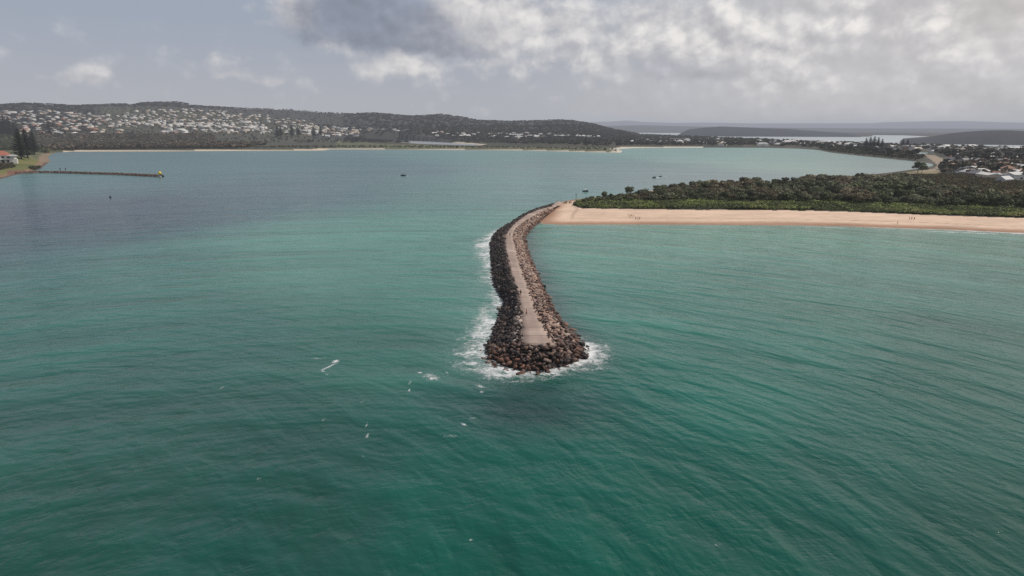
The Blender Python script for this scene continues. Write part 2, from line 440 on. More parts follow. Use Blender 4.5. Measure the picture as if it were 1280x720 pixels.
acc = np.zeros((len(q), 3)); ws = np.zeros(len(q))
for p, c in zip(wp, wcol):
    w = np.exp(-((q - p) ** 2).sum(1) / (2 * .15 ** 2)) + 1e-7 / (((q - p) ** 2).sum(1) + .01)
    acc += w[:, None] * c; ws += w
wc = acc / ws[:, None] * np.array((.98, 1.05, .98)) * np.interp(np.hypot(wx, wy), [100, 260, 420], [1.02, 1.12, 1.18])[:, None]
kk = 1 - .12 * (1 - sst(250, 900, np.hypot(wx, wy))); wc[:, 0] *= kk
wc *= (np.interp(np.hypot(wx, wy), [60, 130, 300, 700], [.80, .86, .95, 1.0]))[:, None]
# submerged rocks and weed along the harbour side and around the tip
P2 = np.stack([wx, wy], 1)
ring = [tuple(p[:2]) for p in OUTW]
dr = seg_dist(P2, ring[23:36], False)
k = np.exp(-(dr / 6.0) ** 1.5) * .75
wc = wc * (1 - k[:, None]) + np.array((.030, .045, .045)) * k[:, None]
tipc = at(665, 505)[:2]
k = .72 * np.exp(-(((P2[:, 0] - tipc[0]) / 16) ** 2 + ((P2[:, 1] - tipc[1]) / 13) ** 2)) * (.6 + fbm(wx / 7, wy / 7, 3) * .8)
k = np.clip(k, 0, .85)
wc = wc * (1 - k[:, None]) + np.array((.012, .032, .034)) * k[:, None]
# milky aerated water beside the channel face
dl = seg_dist(P2, ring[3:18], False)
k = np.exp(-(dl / 9.0) ** 2) * .40
wc = wc * (1 - k[:, None]) + np.array((.10, .20, .17)) * k[:, None]
# pale shallows along the ocean beach
db = seg_dist(P2, [tuple(at(*p)[:2]) for p in SHORE[51:61]], False)
k = np.exp(-(db / 8.0)) * .55
wc = wc * (1 - k[:, None]) + np.array((.22, .26, .21)) * k[:, None]

m, nt, b, out = new_mat('sea_water'); M_water = m
a = nt.new('ShaderNodeAttribute'); a.attribute_name = 'col'
pos = nt.new('ShaderNodeNewGeometry').outputs['Position']
sx, sy, sz = nt.sep(pos)
cx, cy = nt.m('ADD', sx, 38.0), nt.m('SUBTRACT', sy, 20.0)
wob = nt.noise(pos, 0.02, 2, .5)
rad = nt.m('ADD', nt.m('SQRT', nt.m('ADD', nt.m('MULTIPLY', cx, cx), nt.m('MULTIPLY', cy, cy))), nt.m('MULTIPLY', wob, 9.0))
arc = nt.m('MULTIPLY', nt.m('ARCTAN2', cx, cy), 140.0)
def polar(ox, oy, wb):
    ax_, ay_ = nt.m('SUBTRACT', sx, ox), nt.m('SUBTRACT', sy, oy)
    return nt.m('ADD', nt.m('SQRT', nt.m('ADD', nt.m('MULTIPLY', ax_, ax_), nt.m('MULTIPLY', ay_, ay_))), nt.m('MULTIPLY', wob, wb)), nt.m('MULTIPLY', nt.m('ARCTAN2', ax_, ay_), 140.0)
rad2, arc2 = polar(-120.0, 30.0, -10.0); rad3, arc3 = polar(40.0, -60.0, 14.0)
def layer(lr, ls, det, off, rough=.5, rd=None, ac=None):
    return nt.noise(nt.xyz(nt.m('MULTIPLY', rd or rad, 1 / lr), nt.m('MULTIPLY', ac or arc, 1 / ls), off), 1.0, det, rough, 0.25)
n1 = layer(14, 70, 1, 0.0); n2 = nt.m('ADD', nt.m('MULTIPLY', layer(6.0, 26, 2, 5.3), .6), nt.m('MULTIPLY', layer(4.4, 16, 2, 2.2, .5, rad2, arc2), .4))
n3 = nt.m('ADD', nt.m('MULTIPLY', layer(2.3, 7.5, 3, 9.1, .55, rad2, arc2), .5), nt.m('MULTIPLY', layer(1.9, 5.0, 3, 7.7, .55, rad3, arc3), .5))
n4 = nt.noise(pos, 0.75, 4, .62)
ridge = lambda n: nt.m('SUBTRACT', 1.0, nt.m('ABSOLUTE', nt.m('MULTIPLY_ADD', n, 4.0, -2.0)))
h = nt.m('MULTIPLY', n1, 0.95)
h = nt.m('ADD', h, nt.m('MULTIPLY', n2, 1.45)); h = nt.m('ADD', h, nt.m('MULTIPLY', ridge(n3), 0.07))
h = nt.m('ADD', h, nt.m('MULTIPLY', n3, nt.ss(rad, 160.0, 700.0, .40, .20))); h = nt.m('ADD', h, nt.m('MULTIPLY', n4, nt.ss(rad, 120.0, 480.0, .13, .035)))
bn = nt.new('ShaderNodeBump'); bn.inputs['Strength'].default_value = 1; bn.inputs['Distance'].default_value = 1.0
nt.put(bn.inputs['Height'], h); nt.l.new(bn.outputs[0], b.inputs['Normal'])
mott = nt.noise(nt.xyz(nt.m('MULTIPLY', rad, 1 / 26), nt.m('MULTIPLY', arc, 1 / 60), 3.0), 1.0, 4, .6)
fine = nt.m('MULTIPLY_ADD', n2, .7, nt.m('MULTIPLY', n1, .5))  # swell shading put into the colour: lighter crests, darker troughs
k = nt.m('MULTIPLY', nt.m('MULTIPLY_ADD', mott, .55, .72), nt.m('MULTIPLY_ADD', fine, .95, .43))
nt.put(b.inputs['Base Color'], nt.v('SCALE', a.outputs['Color'], sc=k))
b.inputs['IOR'].default_value = 1.33
rg = nt.ss(rad, 150.0, 1500.0, .16, .34); nt.put(b.inputs['Roughness'], rg)
b.inputs['Specular IOR Level'].default_value = 0.43
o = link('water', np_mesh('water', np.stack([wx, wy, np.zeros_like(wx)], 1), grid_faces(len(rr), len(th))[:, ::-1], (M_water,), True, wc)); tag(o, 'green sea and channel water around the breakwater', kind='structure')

# ------------------------------------------------------------------ breakwater
def dens(A_, n):
    t = np.linspace(0, len(A_) - 1, n); i = np.minimum(t.astype(int), len(A_) - 2); f = (t - i)[:, None]
    return A_[i] * (1 - f) + A_[i + 1] * f
NS = len(OUT)
DO, DI = dens(OUTW, NS * 6), dens(INNW, NS * 6)
core_rows = []
for u, z in ((-.12, -2.5), (0.0, -.6), (.35, .75), (.8, 2.2), (1.0, 2.4)):
    p = DO + (DI - DO) * u; p = p.copy(); p[:, 2] = z; core_rows.append(p)
V = np.concatenate(core_rows); Fc = grid_faces(5, len(DO))
# deck under the path: join the inner ring to its own opposite side
nI = len(DI); base = 4 * nI; half = nI // 2
deck = np.array([[base + i, base + i + 1, base + nI - 2 - i, base + nI - 1 - i] for i in range(half - 1)])
M_core = simple('packed_rubble', (.022, .018, .017), .95, .5, .6)
o = link('breakwater', np_mesh('breakwater', V, np.concatenate([Fc, deck]), (M_core,)))
tag(o, 'long curved rubble breakwater running from the sandy point out into the sea', 'breakwater')

# path on top
Lp, Rp = INNW[:24], INNW[:23:-1]
nP = 120
def resamp(A_, n):
    d = np.concatenate([[0], np.cumsum(np.linalg.norm(np.diff(A_, axis=0), axis=1))]); t = np.linspace(0, d[-1], n)
    return np.stack([np.interp(t, d, A_[:, k]) for k in range(3)], 1)
EL = np.concatenate([[at(697, 251, 2.6)], INNW[:17]]); ER = np.concatenate([[at(703, 253.5, 2.6)], INNW[:23:-1], [INNW[23]]])
EL, ER = resamp(EL, nP), resamp(ER, nP)
zpath = np.interp(np.arange(nP), [0, 8, 22, nP], [2.75, 3.0, ZC, ZC])
rows = []
jl, jr = rng.normal(0, .035, nP), rng.normal(0, .035, nP)
for u in (-.02, 0, .33, .66, 1.0, 1.02):
    uj = u + (jl if u < .1 else (jr if u > .9 else 0 * jl))
    p = EL + (ER - EL) * uj[:, None]; p[:, 2] = zpath - (0.7 if u in (-.02, 1.02) else 0); rows.append(p)
V = np.stack(rows, 1).reshape(-1, 3)
endl = len(V) - 6
Fp = list(map(tuple, grid_faces(nP, 6)))
ev = V[endl + 1:endl + 5].copy(); ev[:, 2] -= .7; ev[:, 1] -= .02
V = np.concatenate([V, ev]); e0 = len(V) - 4
for i in range(3): Fp.append((endl + 1 + i, endl + 2 + i, e0 + i + 1, e0 + i))
m, nt, b, out = new_mat('old_concrete'); M_path = m
pos = nt.new('ShaderNodeNewGeometry').outputs['Position']; sx, sy, sz = nt.sep(pos)
n = nt.noise(pos, .12, 5, .65); n2 = nt.noise(pos, 1.3, 4, .7)
patch = nt.noise(nt.xyz(nt.m('MULTIPLY', sx, .05), nt.m('MULTIPLY', sy, .22), 0.0), 1.0, 1, .4)
c = nt.mix(nt.ss(n, .3, .7), (.275, .200, .165), (.37, .285, .24))
c = nt.mix(nt.ss(n2, .56, .74), c, (.17, .13, .11))
slab = nt.new('ShaderNodeTexWhiteNoise', noise_dimensions='1D'); nt.put(slab.inputs['W'], nt.m('FLOOR', nt.m('MULTIPLY', sy, 1 / 6.0)))
c = nt.v('SCALE', c, sc=nt.m('MULTIPLY_ADD', slab.outputs['Value'], .34, .82))
fr = nt.m('FRACT', nt.m('MULTIPLY', sy, 1 / 6.0)); joint = nt.m('LESS_THAN', fr, .07)
c = nt.mix(nt.m('MULTIPLY', joint, nt.m('MULTIPLY', slab.outputs['Value'], .9)), c, (.13, .105, .09))
nt.put(b.inputs['Base Color'], c); b.inputs['Roughness'].default_value = .92
bn = nt.new('ShaderNodeBump'); bn.inputs['Distance'].default_value = .06; nt.put(bn.inputs['Height'], n2); nt.l.new(bn.outputs[0], b.inputs['Normal'])
o = link('path', np_mesh('path', V, np.array(Fp), (M_path,))); tag(o, 'worn pinkish concrete path along the top of the breakwater', kind='structure')

# boulders -----------------------------------------------------------
def boulder(seed, n=18):
    r = random.Random(seed); bm = bmesh.new()
    ax = (r.uniform(.85, 1.35), r.uniform(.65, 1.0), r.uniform(.5, .85))
    for i in range(n):
        v = Vector((r.gauss(0, 1), r.gauss(0, 1), r.gauss(0, 1))).normalized() * r.uniform(.42, .56)
        bm.verts.new((v.x * ax[0], v.y * ax[1], v.z * ax[2]))
    bmesh.ops.convex_hull(bm, input=bm.verts)
    bmesh.ops.delete(bm, geom=[v for v in bm.verts if not v.link_faces], context='VERTS')
    bmesh.ops.triangulate(bm, faces=bm.faces)
    return bm
RB = []
for s in range(10):
    bm = boulder(s, 10); bm.verts.index_update()
    RB.append((np.array([v.co[:] for v in bm.verts]), np.array([[v.index for v in f.verts] for f in bm.faces]))); bm.free()
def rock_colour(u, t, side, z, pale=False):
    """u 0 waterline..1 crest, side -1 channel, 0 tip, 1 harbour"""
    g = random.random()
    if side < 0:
        c = np.array((.034, .027, .026)) if g < .70 else np.array((.095, .066, .054))  # channel side darker: wet stone, with its shade put into the colour
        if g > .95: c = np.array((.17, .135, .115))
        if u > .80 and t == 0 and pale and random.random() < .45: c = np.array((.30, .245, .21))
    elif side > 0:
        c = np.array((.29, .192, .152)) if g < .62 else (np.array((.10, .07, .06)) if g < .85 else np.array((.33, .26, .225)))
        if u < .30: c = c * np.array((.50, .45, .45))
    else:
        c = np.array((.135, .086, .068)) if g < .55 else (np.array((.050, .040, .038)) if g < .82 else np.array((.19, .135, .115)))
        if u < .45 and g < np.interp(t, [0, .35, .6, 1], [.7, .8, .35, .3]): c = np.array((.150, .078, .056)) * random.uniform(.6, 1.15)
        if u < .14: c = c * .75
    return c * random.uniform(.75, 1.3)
rocks = []      # pos, size, colour, side, u
ns = 560
LO, LI = [], []
DOr, DIr = dens(OUTW, ns), dens(INNW, ns)
cum = np.concatenate([[0], np.cumsum(np.linalg.norm(np.diff(OUTW, axis=0), axis=1) * .6 + .4 * np.linalg.norm(np.diff(INNW, axis=0), axis=1))])
Ltot = cum[-1]
s = 0.0
while s < Ltot:
    f = np.interp(s, cum, np.arange(NS)); i = min(int(f), NS - 2); fr = f - i
    po = OUTW[i] * (1 - fr) + OUTW[i + 1] * fr; pi = INNW[i] * (1 - fr) + INNW[i + 1] * fr
    side = -1 if f < 15.0 else (0 if f < 25 else 1)
    w = np.linalg.norm((pi - po)[:2]); step = .90
    nu = max(int(w / step), 2)
    for k in range(-1, nu + 1):
        u = (k + random.uniform(.1, .9)) / nu
        if u > 1.02: continue
        uu = max(u, -.06); jit = 0
        p = po + (pi - po) * uu
        z = -.25 + (ZC - .15) * (1 - (1 - min(max(uu, 0), 1)) ** 1.35) if uu > 0 else -.35
        z += random.uniform(-.3, .4)
        if side < 0 and uu > .8: z += .30
        if side == 0 and uu > .72: z += .45 * min(1, (uu - .72) / .15)
        if side > 0 and uu > .86: z -= .35
        sz = random.choice((.7, .95, 1.2, 1.65)) * random.uniform(.85, 1.2)
        if side == 0 and uu < .5: sz *= 1.08
        if uu > .9: sz *= .85
        p2 = np.array((p[0] + random.uniform(-.4, .4), p[1] + random.uniform(-.5, .5), z))
        rocks.append((p2, sz, rock_colour(uu, min(max((f - 15) / 10, 0), 1), side, z, 12.3 < f < 16), side, uu, f))
    s += step * .85
for k in range(150):                                   # stones spilled over the path edges
    f = random.uniform(4, 16.5) if k % 2 else random.uniform(24, 34); i = int(f); fr = f - i
    pi = INNW[i] * (1 - fr) + INNW[i + 1] * fr; j = NS - 1 - i
    pj = INNW[j] * (1 - fr) + INNW[j - 1] * fr
    p2 = pi + (pj - pi) * abs(random.gauss(0, .06)); p2[2] = ZC + .12
    rocks.append((p2, random.uniform(.3, .75), np.array(random.choice(((.10, .075, .062), (.24, .175, .145), (.05, .04, .036)))), -1 if k % 2 else 1, 1.0, f))
rocks.sort(key=lambda r: np.linalg.norm(r[0] - np.array((0, 0, CH))) - 3.0 * r[1])
M_rock = attr_mat('boulder_stone', rough=.85, var=.35, scale=1.1, scale2=4.0, bump=.08, spec=.35, island=.2)
M_rock_o = attr_mat('boulder_stone_single', rough=.85, var=.35, scale=1.1, scale2=4.0, bump=.08, spec=.35, obj_color=True)
rock_me = [np_mesh('boulder', v, f, (M_rock_o,)) for v, f in RB]
RG = [('rust brown boulder awash at the waterline of the breakwater tip', 'rust brown boulders at the waterline of the tip'),
      ('dark boulder high on the breakwater tip below the end of the path', 'dark boulders below the end of the path'),
      ('pale stone coloured boulder heaped among darker ones on the breakwater tip', 'paler boulders of the breakwater tip'),
      ('near black boulder low on the breakwater tip where the sea breaks', 'near black boulders low on the tip')]
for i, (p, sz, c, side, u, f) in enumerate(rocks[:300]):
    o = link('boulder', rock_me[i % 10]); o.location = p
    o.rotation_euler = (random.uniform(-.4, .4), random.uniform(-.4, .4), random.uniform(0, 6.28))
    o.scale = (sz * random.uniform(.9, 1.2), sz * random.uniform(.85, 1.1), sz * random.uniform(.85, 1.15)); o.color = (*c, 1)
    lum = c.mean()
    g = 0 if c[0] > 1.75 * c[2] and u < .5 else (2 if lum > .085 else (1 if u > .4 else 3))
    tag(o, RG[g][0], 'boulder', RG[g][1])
rest = rocks[300:]
n = len(rest)
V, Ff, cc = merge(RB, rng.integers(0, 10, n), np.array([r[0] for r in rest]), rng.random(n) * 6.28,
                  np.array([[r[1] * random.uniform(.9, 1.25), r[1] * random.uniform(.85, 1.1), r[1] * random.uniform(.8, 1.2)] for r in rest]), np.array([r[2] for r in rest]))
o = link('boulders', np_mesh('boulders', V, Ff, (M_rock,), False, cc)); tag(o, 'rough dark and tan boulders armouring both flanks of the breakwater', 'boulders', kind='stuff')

# ------------------------------------------------------------------ foam
def foam_mat(name, s1, s2):
    m, nt, b, out = new_mat(name)
    a = nt.new('ShaderNodeAttribute'); a.attribute_name = 'foam'
    pos = nt.new('ShaderNodeNewGeometry').outputs['Position']
    n = nt.noise(pos, s1, 6, .68, .8); n2 = nt.noise(pos, s2, 4, .6, .5)
    v = nt.m('ADD', a.outputs['Fac'], nt.m('ADD', nt.m('MULTIPLY_ADD', n, 1.9, -.95), nt.m('MULTIPLY_ADD', n2, .8, -.4)))
    al = nt.m('MULTIPLY', nt.ss(v, .30, 1.25), .92)
    b.inputs['Base Color'].default_value = (.72, .74, .74, 1); b.inputs['Roughness'].default_value = .9
    tr_ = nt.new('ShaderNodeBsdfTransparent'); mx = nt.new('ShaderNodeMixShader')
    nt.put(mx.inputs[0], al); nt.l.new(tr_.outputs[0], mx.inputs[1]); nt.l.new(b.outputs[0], mx.inputs[2]); nt.l.new(mx.outputs[0], out.inputs[0])
    return m
M_foam, M_cap = foam_mat('sea_foam', .55, 2.2), foam_mat('crest_foam', 1.6, 6.0)
FV, FF, FA = [], [], []; foff = 0
def foam_strip(P, wid, amp, inner=1.2, step=.6, power=.8):
    global foff
    P = np.asarray(P)[:, :2]; d = np.concatenate([[0], np.cumsum(np.linalg.norm(np.diff(P, axis=0), axis=1))])
    nu = int(d[-1] / step) + 2; t = np.linspace(0, d[-1], nu)
    Q = np.stack([np.interp(t, d, P[:, k]) for k in (0, 1)], 1)
    W = np.interp(t, d, wid); Am = np.interp(t, d, amp)
    g = np.gradient(Q, axis=0); ker = np.ones(9) / 9
    for k in (0, 1): g[:, k] = np.convolve(np.pad(g[:, k], 4, mode='edge'), ker, 'valid')
    nrm = np.stack([g[:, 1], -g[:, 0]], 1); nrm /= np.linalg.norm(nrm, axis=1)[:, None]
    nv = int(max(W) / step) + 3
    vv = np.linspace(0, 1, nv)
    X = Q[:, None, :] + nrm[:, None, :] * (-inner + vv[None, :, None] * (W[:, None, None] + inner))
    pat = .15 + 1.5 * fbm(X[..., 0] / 4.5, X[..., 1] / 4.5, 4)
    f = Am[:, None] * np.minimum(1, (1 - vv[None, :]) ** power * 1.25) * pat * sst(0, 0.06, vv)[None, :].clip(.5, 1)
    n = nu * nv
    FV.append(np.concatenate([X.reshape(n, 2), np.full((n, 1), .012 + .002 * len(FV))], 1)); FA.append(f.ravel())
    fcs = grid_faces(nu, nv); fcs = fcs[(f.ravel()[fcs] > .12).any(1)]
    FF.append(fcs + foff); foff += n
foam_strip(OUTW[2:27], [1, 2, 4, 7, 11, 10, 9, 8, 7, 7, 8, 9, 9.5, 10, 10, 9.5, 9, 7.5, 6, 8, 6.5, 8.5, 8, 7, 4], [.4, .6, .85, 1.1, 1.25, 1.0, .95, .85, .75, .8, .95, 1.05, 1.1, 1.1, 1.1, 1.15, 1.1, .95, 1.0, 1.2, .95, 1.2, 1.2, 1.1, .5], inner=2.0, step=.5)
fo = link('sea_foam', np_mesh('sea_foam', np.concatenate(FV), np.concatenate(FF), (M_foam,), False, None, {'foam': np.concatenate(FA)}))
tag(fo, 'white foam washing round the tip and channel side of the breakwater', 'foam', kind='stuff')
FV, FF, FA = [], [], []; foff = 0
sh = np.array([at(*p) for p in SHORE[51:62]])
foam_strip(sh, [7, 6, 6, 4.2, 3.0, 2.4, 1.5, 1.4, 1.2, .8, .6][::-1], [1.35, 1.35, 1.25, 1.1, .8, .75, .6, .55, .4, .3, .3][::-1], inner=1.5, step=.9)
def swash(pts, w, amp):
    foam_strip(np.array([at(*p) for p in pts]), [w * .2, w, w, w * .2], [0, amp, amp, 0], inner=.8, step=.9, power=.5)
swash([(1120, 287.5), (1180, 289.6), (1240, 292), (1330, 297)], 3.4, .95)
swash([(985, 283.2), (1015, 283.8), (1050, 284.7), (1080, 285.6)], 2.0, .8)
fo = link('shore_foam', np_mesh('shore_foam', np.concatenate(FV), np.concatenate(FF), (M_foam,), False, None, {'foam': np.concatenate(FA)}))
tag(fo, 'thin line of white wash along the edge of the sand beach', 'foam', kind='stuff')
# small breaking crests off the tip
FV, FF, FA = [], [], []; foff = 0
def cap(px, py, wpx, hpx, ang, amp=1.1):
    global foff
    c = at(px, py); e = at(px + 1, py); mx_ = np.linalg.norm(e - c); ey = np.linalg.norm(at(px, py - 1) - c)
    W_, D_ = wpx * mx_, hpx * ey; n = 16
    gx, gy = np.meshgrid(np.linspace(-1, 1, n), np.linspace(-1, 1, n))
    r = np.hypot(gx, gy); f = amp * np.clip(1 - r, 0, 1) ** .6 * (.5 + fbm(gx * 2 + px, gy * 2 + py, 3) * 1.1)
    ca, sa = math.cos(ang), math.sin(ang); X = gx * W_; Y = gy * D_
    FV.append(np.stack([c[0] + (X * ca - Y * sa).ravel(), c[1] + (X * sa + Y * ca).ravel(), np.full(n * n, .012 + .002 * len(FV))], 1)); FA.append(f.ravel())
    fcs = grid_faces(n, n); fcs = fcs[(f.ravel()[fcs] > .12).any(1)]; FF.append(fcs + foff); foff += n * n
for c in [(412, 458, 17, .8, 1.15, 1.25), (419.5, 451.5, 5.5, 1.4, 1.15, 1.5), (398, 448, 10, .6, .1, .8), (404, 464, 2.5, 1.5, .8, .9), (409, 468, 1.5, 2, 1.2, .85), (395, 448, 7, .8, 0, .7), (536, 470, 8, 3.6, .1, 1.05), (541, 473, 8, 4, 0, 1.1), (525, 466, 4, 1.2, -.4, 1.0),
          (512.5, 478, 1.6, 3, 0, 1.0), (512, 488, 1.8, 2.2, 0, 1.1), (600, 483, 3, 3.6, .8, 1.2), (602, 490, 3.4, 1.4, .3, 1.0), (559, 466, 2.4, 2, .5, .9), (579, 469, 4, 1, 0, .75),
          (580, 531, 2.6, 2.6, .8, 1.1), (590, 523, 5, 1.6, .2, .75), (563, 545, 10, 2, -.1, .8), (404, 525, 3, 2, 0, .85), (459, 545, 2, 3.4, 0, 1.0), (458, 532, 1, 5, 0, .7), (277, 485, 3, 1.5, 0, .9),
          (454, 571, 1.4, 2.2, .5, .75), (323, 599, 4, 3, .6, .65), (452, 503, 3.5, 1.6, .1, .65), (588, 675, 3, 2.4, .4, .7), (897, 682, 4, 2.4, 0, .7), (640, 478, 30, 3, 0, .65), (740, 462, 20, 4, .2, .75), (590, 462, 18, 3, -.1, .75)]:
    cap(c[0], c[1], c[2] * 1.45, c[3] * 1.25, c[4], c[5] * .80)
fo = link('whitecaps', np_mesh('whitecaps', np.concatenate(FV), np.concatenate(FF), (M_cap,), False, None, {'foam': np.concatenate(FA)}))
tag(fo, 'scattered small white breaking crests in the sea off the breakwater tip', 'whitecaps', kind='stuff')

# ------------------------------------------------------------------ trees
def leaf_cloud(seed, n, R, H0, H1, lobes, size, flat=.75, quad=True):
    r = np.random.default_rng(seed)
    L = []
    for k in range(lobes):
        a = r.random() * 6.283; d = R * (.15 + .55 * r.random() ** .6) if k else 0
        zc = H0 + (H1 - H0) * (.35 + .5 * r.random()); rad = R * (.38 + .25 * r.random())
        L.append((d * math.cos(a), d * math.sin(a), min(zc, H1 - rad * flat * .8), rad))
    L = np.array(L); w = L[:, 3] ** 2; w /= w.sum()
    k = r.choice(lobes, n, p=w)
    dirs = r.normal(size=(n, 3)); dirs[:, 2] = np.abs(dirs[:, 2]) * 1.0 - .35; dirs /= np.linalg.norm(dirs, axis=1)[:, None]
    rad = L[k, 3] * (.72 + .38 * r.random(n))
    c = L[k, :3] + dirs * rad[:, None] * np.array((1, 1, flat))
    nn = dirs + r.normal(size=(n, 3)) * .45; nn /= np.linalg.norm(nn, axis=1)[:, None]
    t = np.cross(nn, r.normal(size=(n, 3))); t /= np.linalg.norm(t, axis=1)[:, None]; bt = np.cross(nn, t)
    s = size * (.6 + .8 * r.random(n))[:, None]
    V = np.stack([c - t * s, c - bt * s * .6, c + t * s, c + bt * s * .6], 1).reshape(-1, 3)
    F_ = np.arange(n * 4).reshape(n, 4)
    return V, F_
def trunk_bm(h, r0, seed, R):
    r = random.Random(seed); bm = bmesh.new()
    lean = (r.uniform(-.4, .4), r.uniform(-.4, .4))
    add_tube(bm, [(0, 0, -.4), (lean[0] * .3, lean[1] * .3, h * .3), (lean[0], lean[1], h * .62), (lean[0] * 1.3, lean[1] * 1.3, h * .85)], [r0 * 1.3, r0, r0 * .7, r0 * .25], 7)
    for k in range(4):
        a = k * 1.57 + r.uniform(-.4, .4); d = R * r.uniform(.45, .65)
        z0 = h * r.uniform(.3, .5)
        add_tube(bm, [(lean[0] * .5, lean[1] * .5, z0), (math.cos(a) * d * .5, math.sin(a) * d * .5, z0 + h * .16), (math.cos(a) * d, math.sin(a) * d, z0 + h * .28)], [r0 * .5, r0 * .35, r0 * .12], 5)
    return bm
def leaf_mat(name, col, objvar=.35, attr=False):
    m, nt, b, out = new_mat(name)
    if attr:
        a = nt.new('ShaderNodeAttribute'); a.attribute_name = 'col'; col = a.outputs['Color']
    geo = nt.new('ShaderNodeNewGeometry'); k = nt.m('MULTIPLY_ADD', geo.outputs['Random Per Island'], .8, .6)
    rnd = nt.new('ShaderNodeObjectInfo').outputs['Random']
    k = nt.m('MULTIPLY', k, nt.m('MULTIPLY_ADD', rnd, 2 * objvar, 1 - objvar)) if not attr else k
    c = nt.v('SCALE', col, sc=k)
    nt.put(b.inputs['Base Color'], c); b.inputs['Roughness'].default_value = .75; b.inputs['Specular IOR Level'].default_value = .15
    tl = nt.new('ShaderNodeBsdfTranslucent'); nt.put(tl.inputs[0], c); mx = nt.new('ShaderNodeMixShader'); mx.inputs[0].default_value = .22
    nt.l.new(b.outputs[0], mx.inputs[1]); nt.l.new(tl.outputs[0], mx.inputs[2]); nt.l.new(mx.outputs[0], out.inputs[0])
    return m
M_bark = simple('grey_bark', (.09, .075, .06), .9, .35, 1.5)
M_leaf = [leaf_mat('dark_green_leaves', (.110, .124, .066)), leaf_mat('olive_brown_leaves', (.190, .160, .106)), leaf_mat('grey_green_leaves', (.168, .170, .110)), leaf_mat('fresh_green_leaves', (.050, .078, .024))]
crown_cache = {}
TREE_P = []
for s in range(6):
    R_ = (3.2, 3.8, 3.4, 4.2, 3.0, 3.6)[s]; Ht = (7.5, 8.2, 7, 8.8, 7.8, 7.2)[s]
    TREE_P.append((leaf_cloud(100 + s, 620, R_, Ht * .22, Ht, 9, .62), bm_mesh('trunk', trunk_bm(Ht, .2, s, R_), (M_bark,)), R_, Ht))
crown_me = {(s, k): np_mesh('crown', TREE_P[s][0][0], TREE_P[s][0][1], (M_leaf[k],)) for s in range(6) for k in range(4)}
small_P = [leaf_cloud(200 + s, 150, 3.4, 1.6, 7.5, 7, 1.05) for s in range(6)]

def scatter(poly, spacing, seed):
    r = np.random.default_rng(seed)
    W = np.array([at(*p)[:2] for p in poly]); lo, hi = W.min(0), W.max(0)
    nx, ny = int((hi[0] - lo[0]) / spacing) + 1, int((hi[1] - lo[1]) / spacing) + 1
    gx, gy = np.meshgrid(np.arange(nx), np.arange(ny)); x = lo[0] + (gx.ravel() + r.random(gx.size) * .9) * spacing; y = lo[1] + (gy.ravel() + r.random(gx.size) * .9) * spacing
    k = in_poly(x, y, [tuple(w) for w in W]); return x[k], y[k]

WOOD = [(728, 257), (780, 258), (850, 258), (950, 258.5), (1100, 261.5), (1200, 265), (1280, 268), (1420, 275), (1420, 252), (1290, 253), (1230, 254), (1180, 250), (1140, 232), (1100, 229.5), (1050, 231), (1000, 234), (960, 236), (900, 240), (850, 243), (815, 247), (790, 251), (755, 252), (735, 254)]
wx_, wy_ = scatter(WOOD, 5.8, 5)
gz, gsd = ground_z(wx_, wy_)
ok = gsd > 6; wx_, wy_, gz = wx_[ok], wy_[ok], gz[ok]
pa, pb = to_px(wx_, wy_, gz); ok = pb < np.interp(pa, [728, 850, 950, 1100, 1200, 1280, 1420], [257, 258, 258.5, 261.5, 265, 268, 275]) + 2.5 - 9 * fbm(wx_ / 11, wy_ / 30, 3); wx_, wy_, gz = wx_[ok], wy_[ok], gz[ok]
order = np.argsort(np.hypot(wx_, wy_)); wx_, wy_, gz = wx_[order], wy_[order], gz[order]
ppx, ppy = to_px(wx_, wy_, gz)
hs = np.interp(ppx, [720, 760, 800, 840, 900, 1280], [.42, .52, .75, 1.0, 1.05, 1.1]) * np.minimum((.62 + .55 * rng.random(len(wx_)) ** 1.3) * (.30 + 1.55 * fbm(wx_ / 24, wy_ / 24, 3)), 1.22) * .86
species = fbm(wx_ / 22 + 70, wy_ / 22, 3) + (rng.random(len(wx_)) - .5) * .25
kidx = np.where(species < .40, 0, np.where(species < .52, 2, 1))
TL = [('dark green coastal tree in the front rows of the headland wood', 'dark green trees of the headland wood'), ('brownish olive coastal tree in the front rows of the headland wood', 'brownish olive trees of the headland wood'),
      ('grey green coastal tree in the front rows of the headland wood', 'grey green trees of the headland wood')]
vis = (ppx > -20) & (ppx < 1300)
near = np.where(vis)[0][:300]; nearset = np.zeros(len(wx_), bool); nearset[near] = True
for n_, i in enumerate(near):
    s = n_ % 6; k = int(kidx[i])
    t = empty('coastal_tree', (wx_[i], wy_[i], gz[i]), random.uniform(0, 6.28), TL[k][0], 'tree', TL[k][1])
    e = hs[i] * 1.0; t.scale = (e * random.uniform(.95, 1.25), e * random.uniform(.95, 1.25), e * random.uniform(.85, 1.1))
    link('trunk', TREE_P[s][1], t); link('crown', crown_me[(s, k)], t)
bi = np.where(~nearset)[0]
lc = np.array([(.110, .124, .066), (.190, .160, .106), (.166, .168, .110)])
cols = lc[kidx[bi]] * (.65 + .7 * rng.random((len(bi), 1)))
V, Ff, cc = merge(small_P, rng.integers(0, 6, len(bi)), np.stack([wx_[bi], wy_[bi], gz[bi]], 1), rng.random(len(bi)) * 6.28, np.stack([hs[bi] * 1.12, hs[bi] * 1.12, hs[bi]], 1), cols)
M_leaf_a = leaf_mat('mixed_leaves', None, attr=True)
o = link('headland_wood', np_mesh('headland_wood', V, Ff, (M_leaf_a,), False, cc)); tag(o, 'mass of dark bushy trees filling the headland behind the beach', 'wood', kind='stuff')

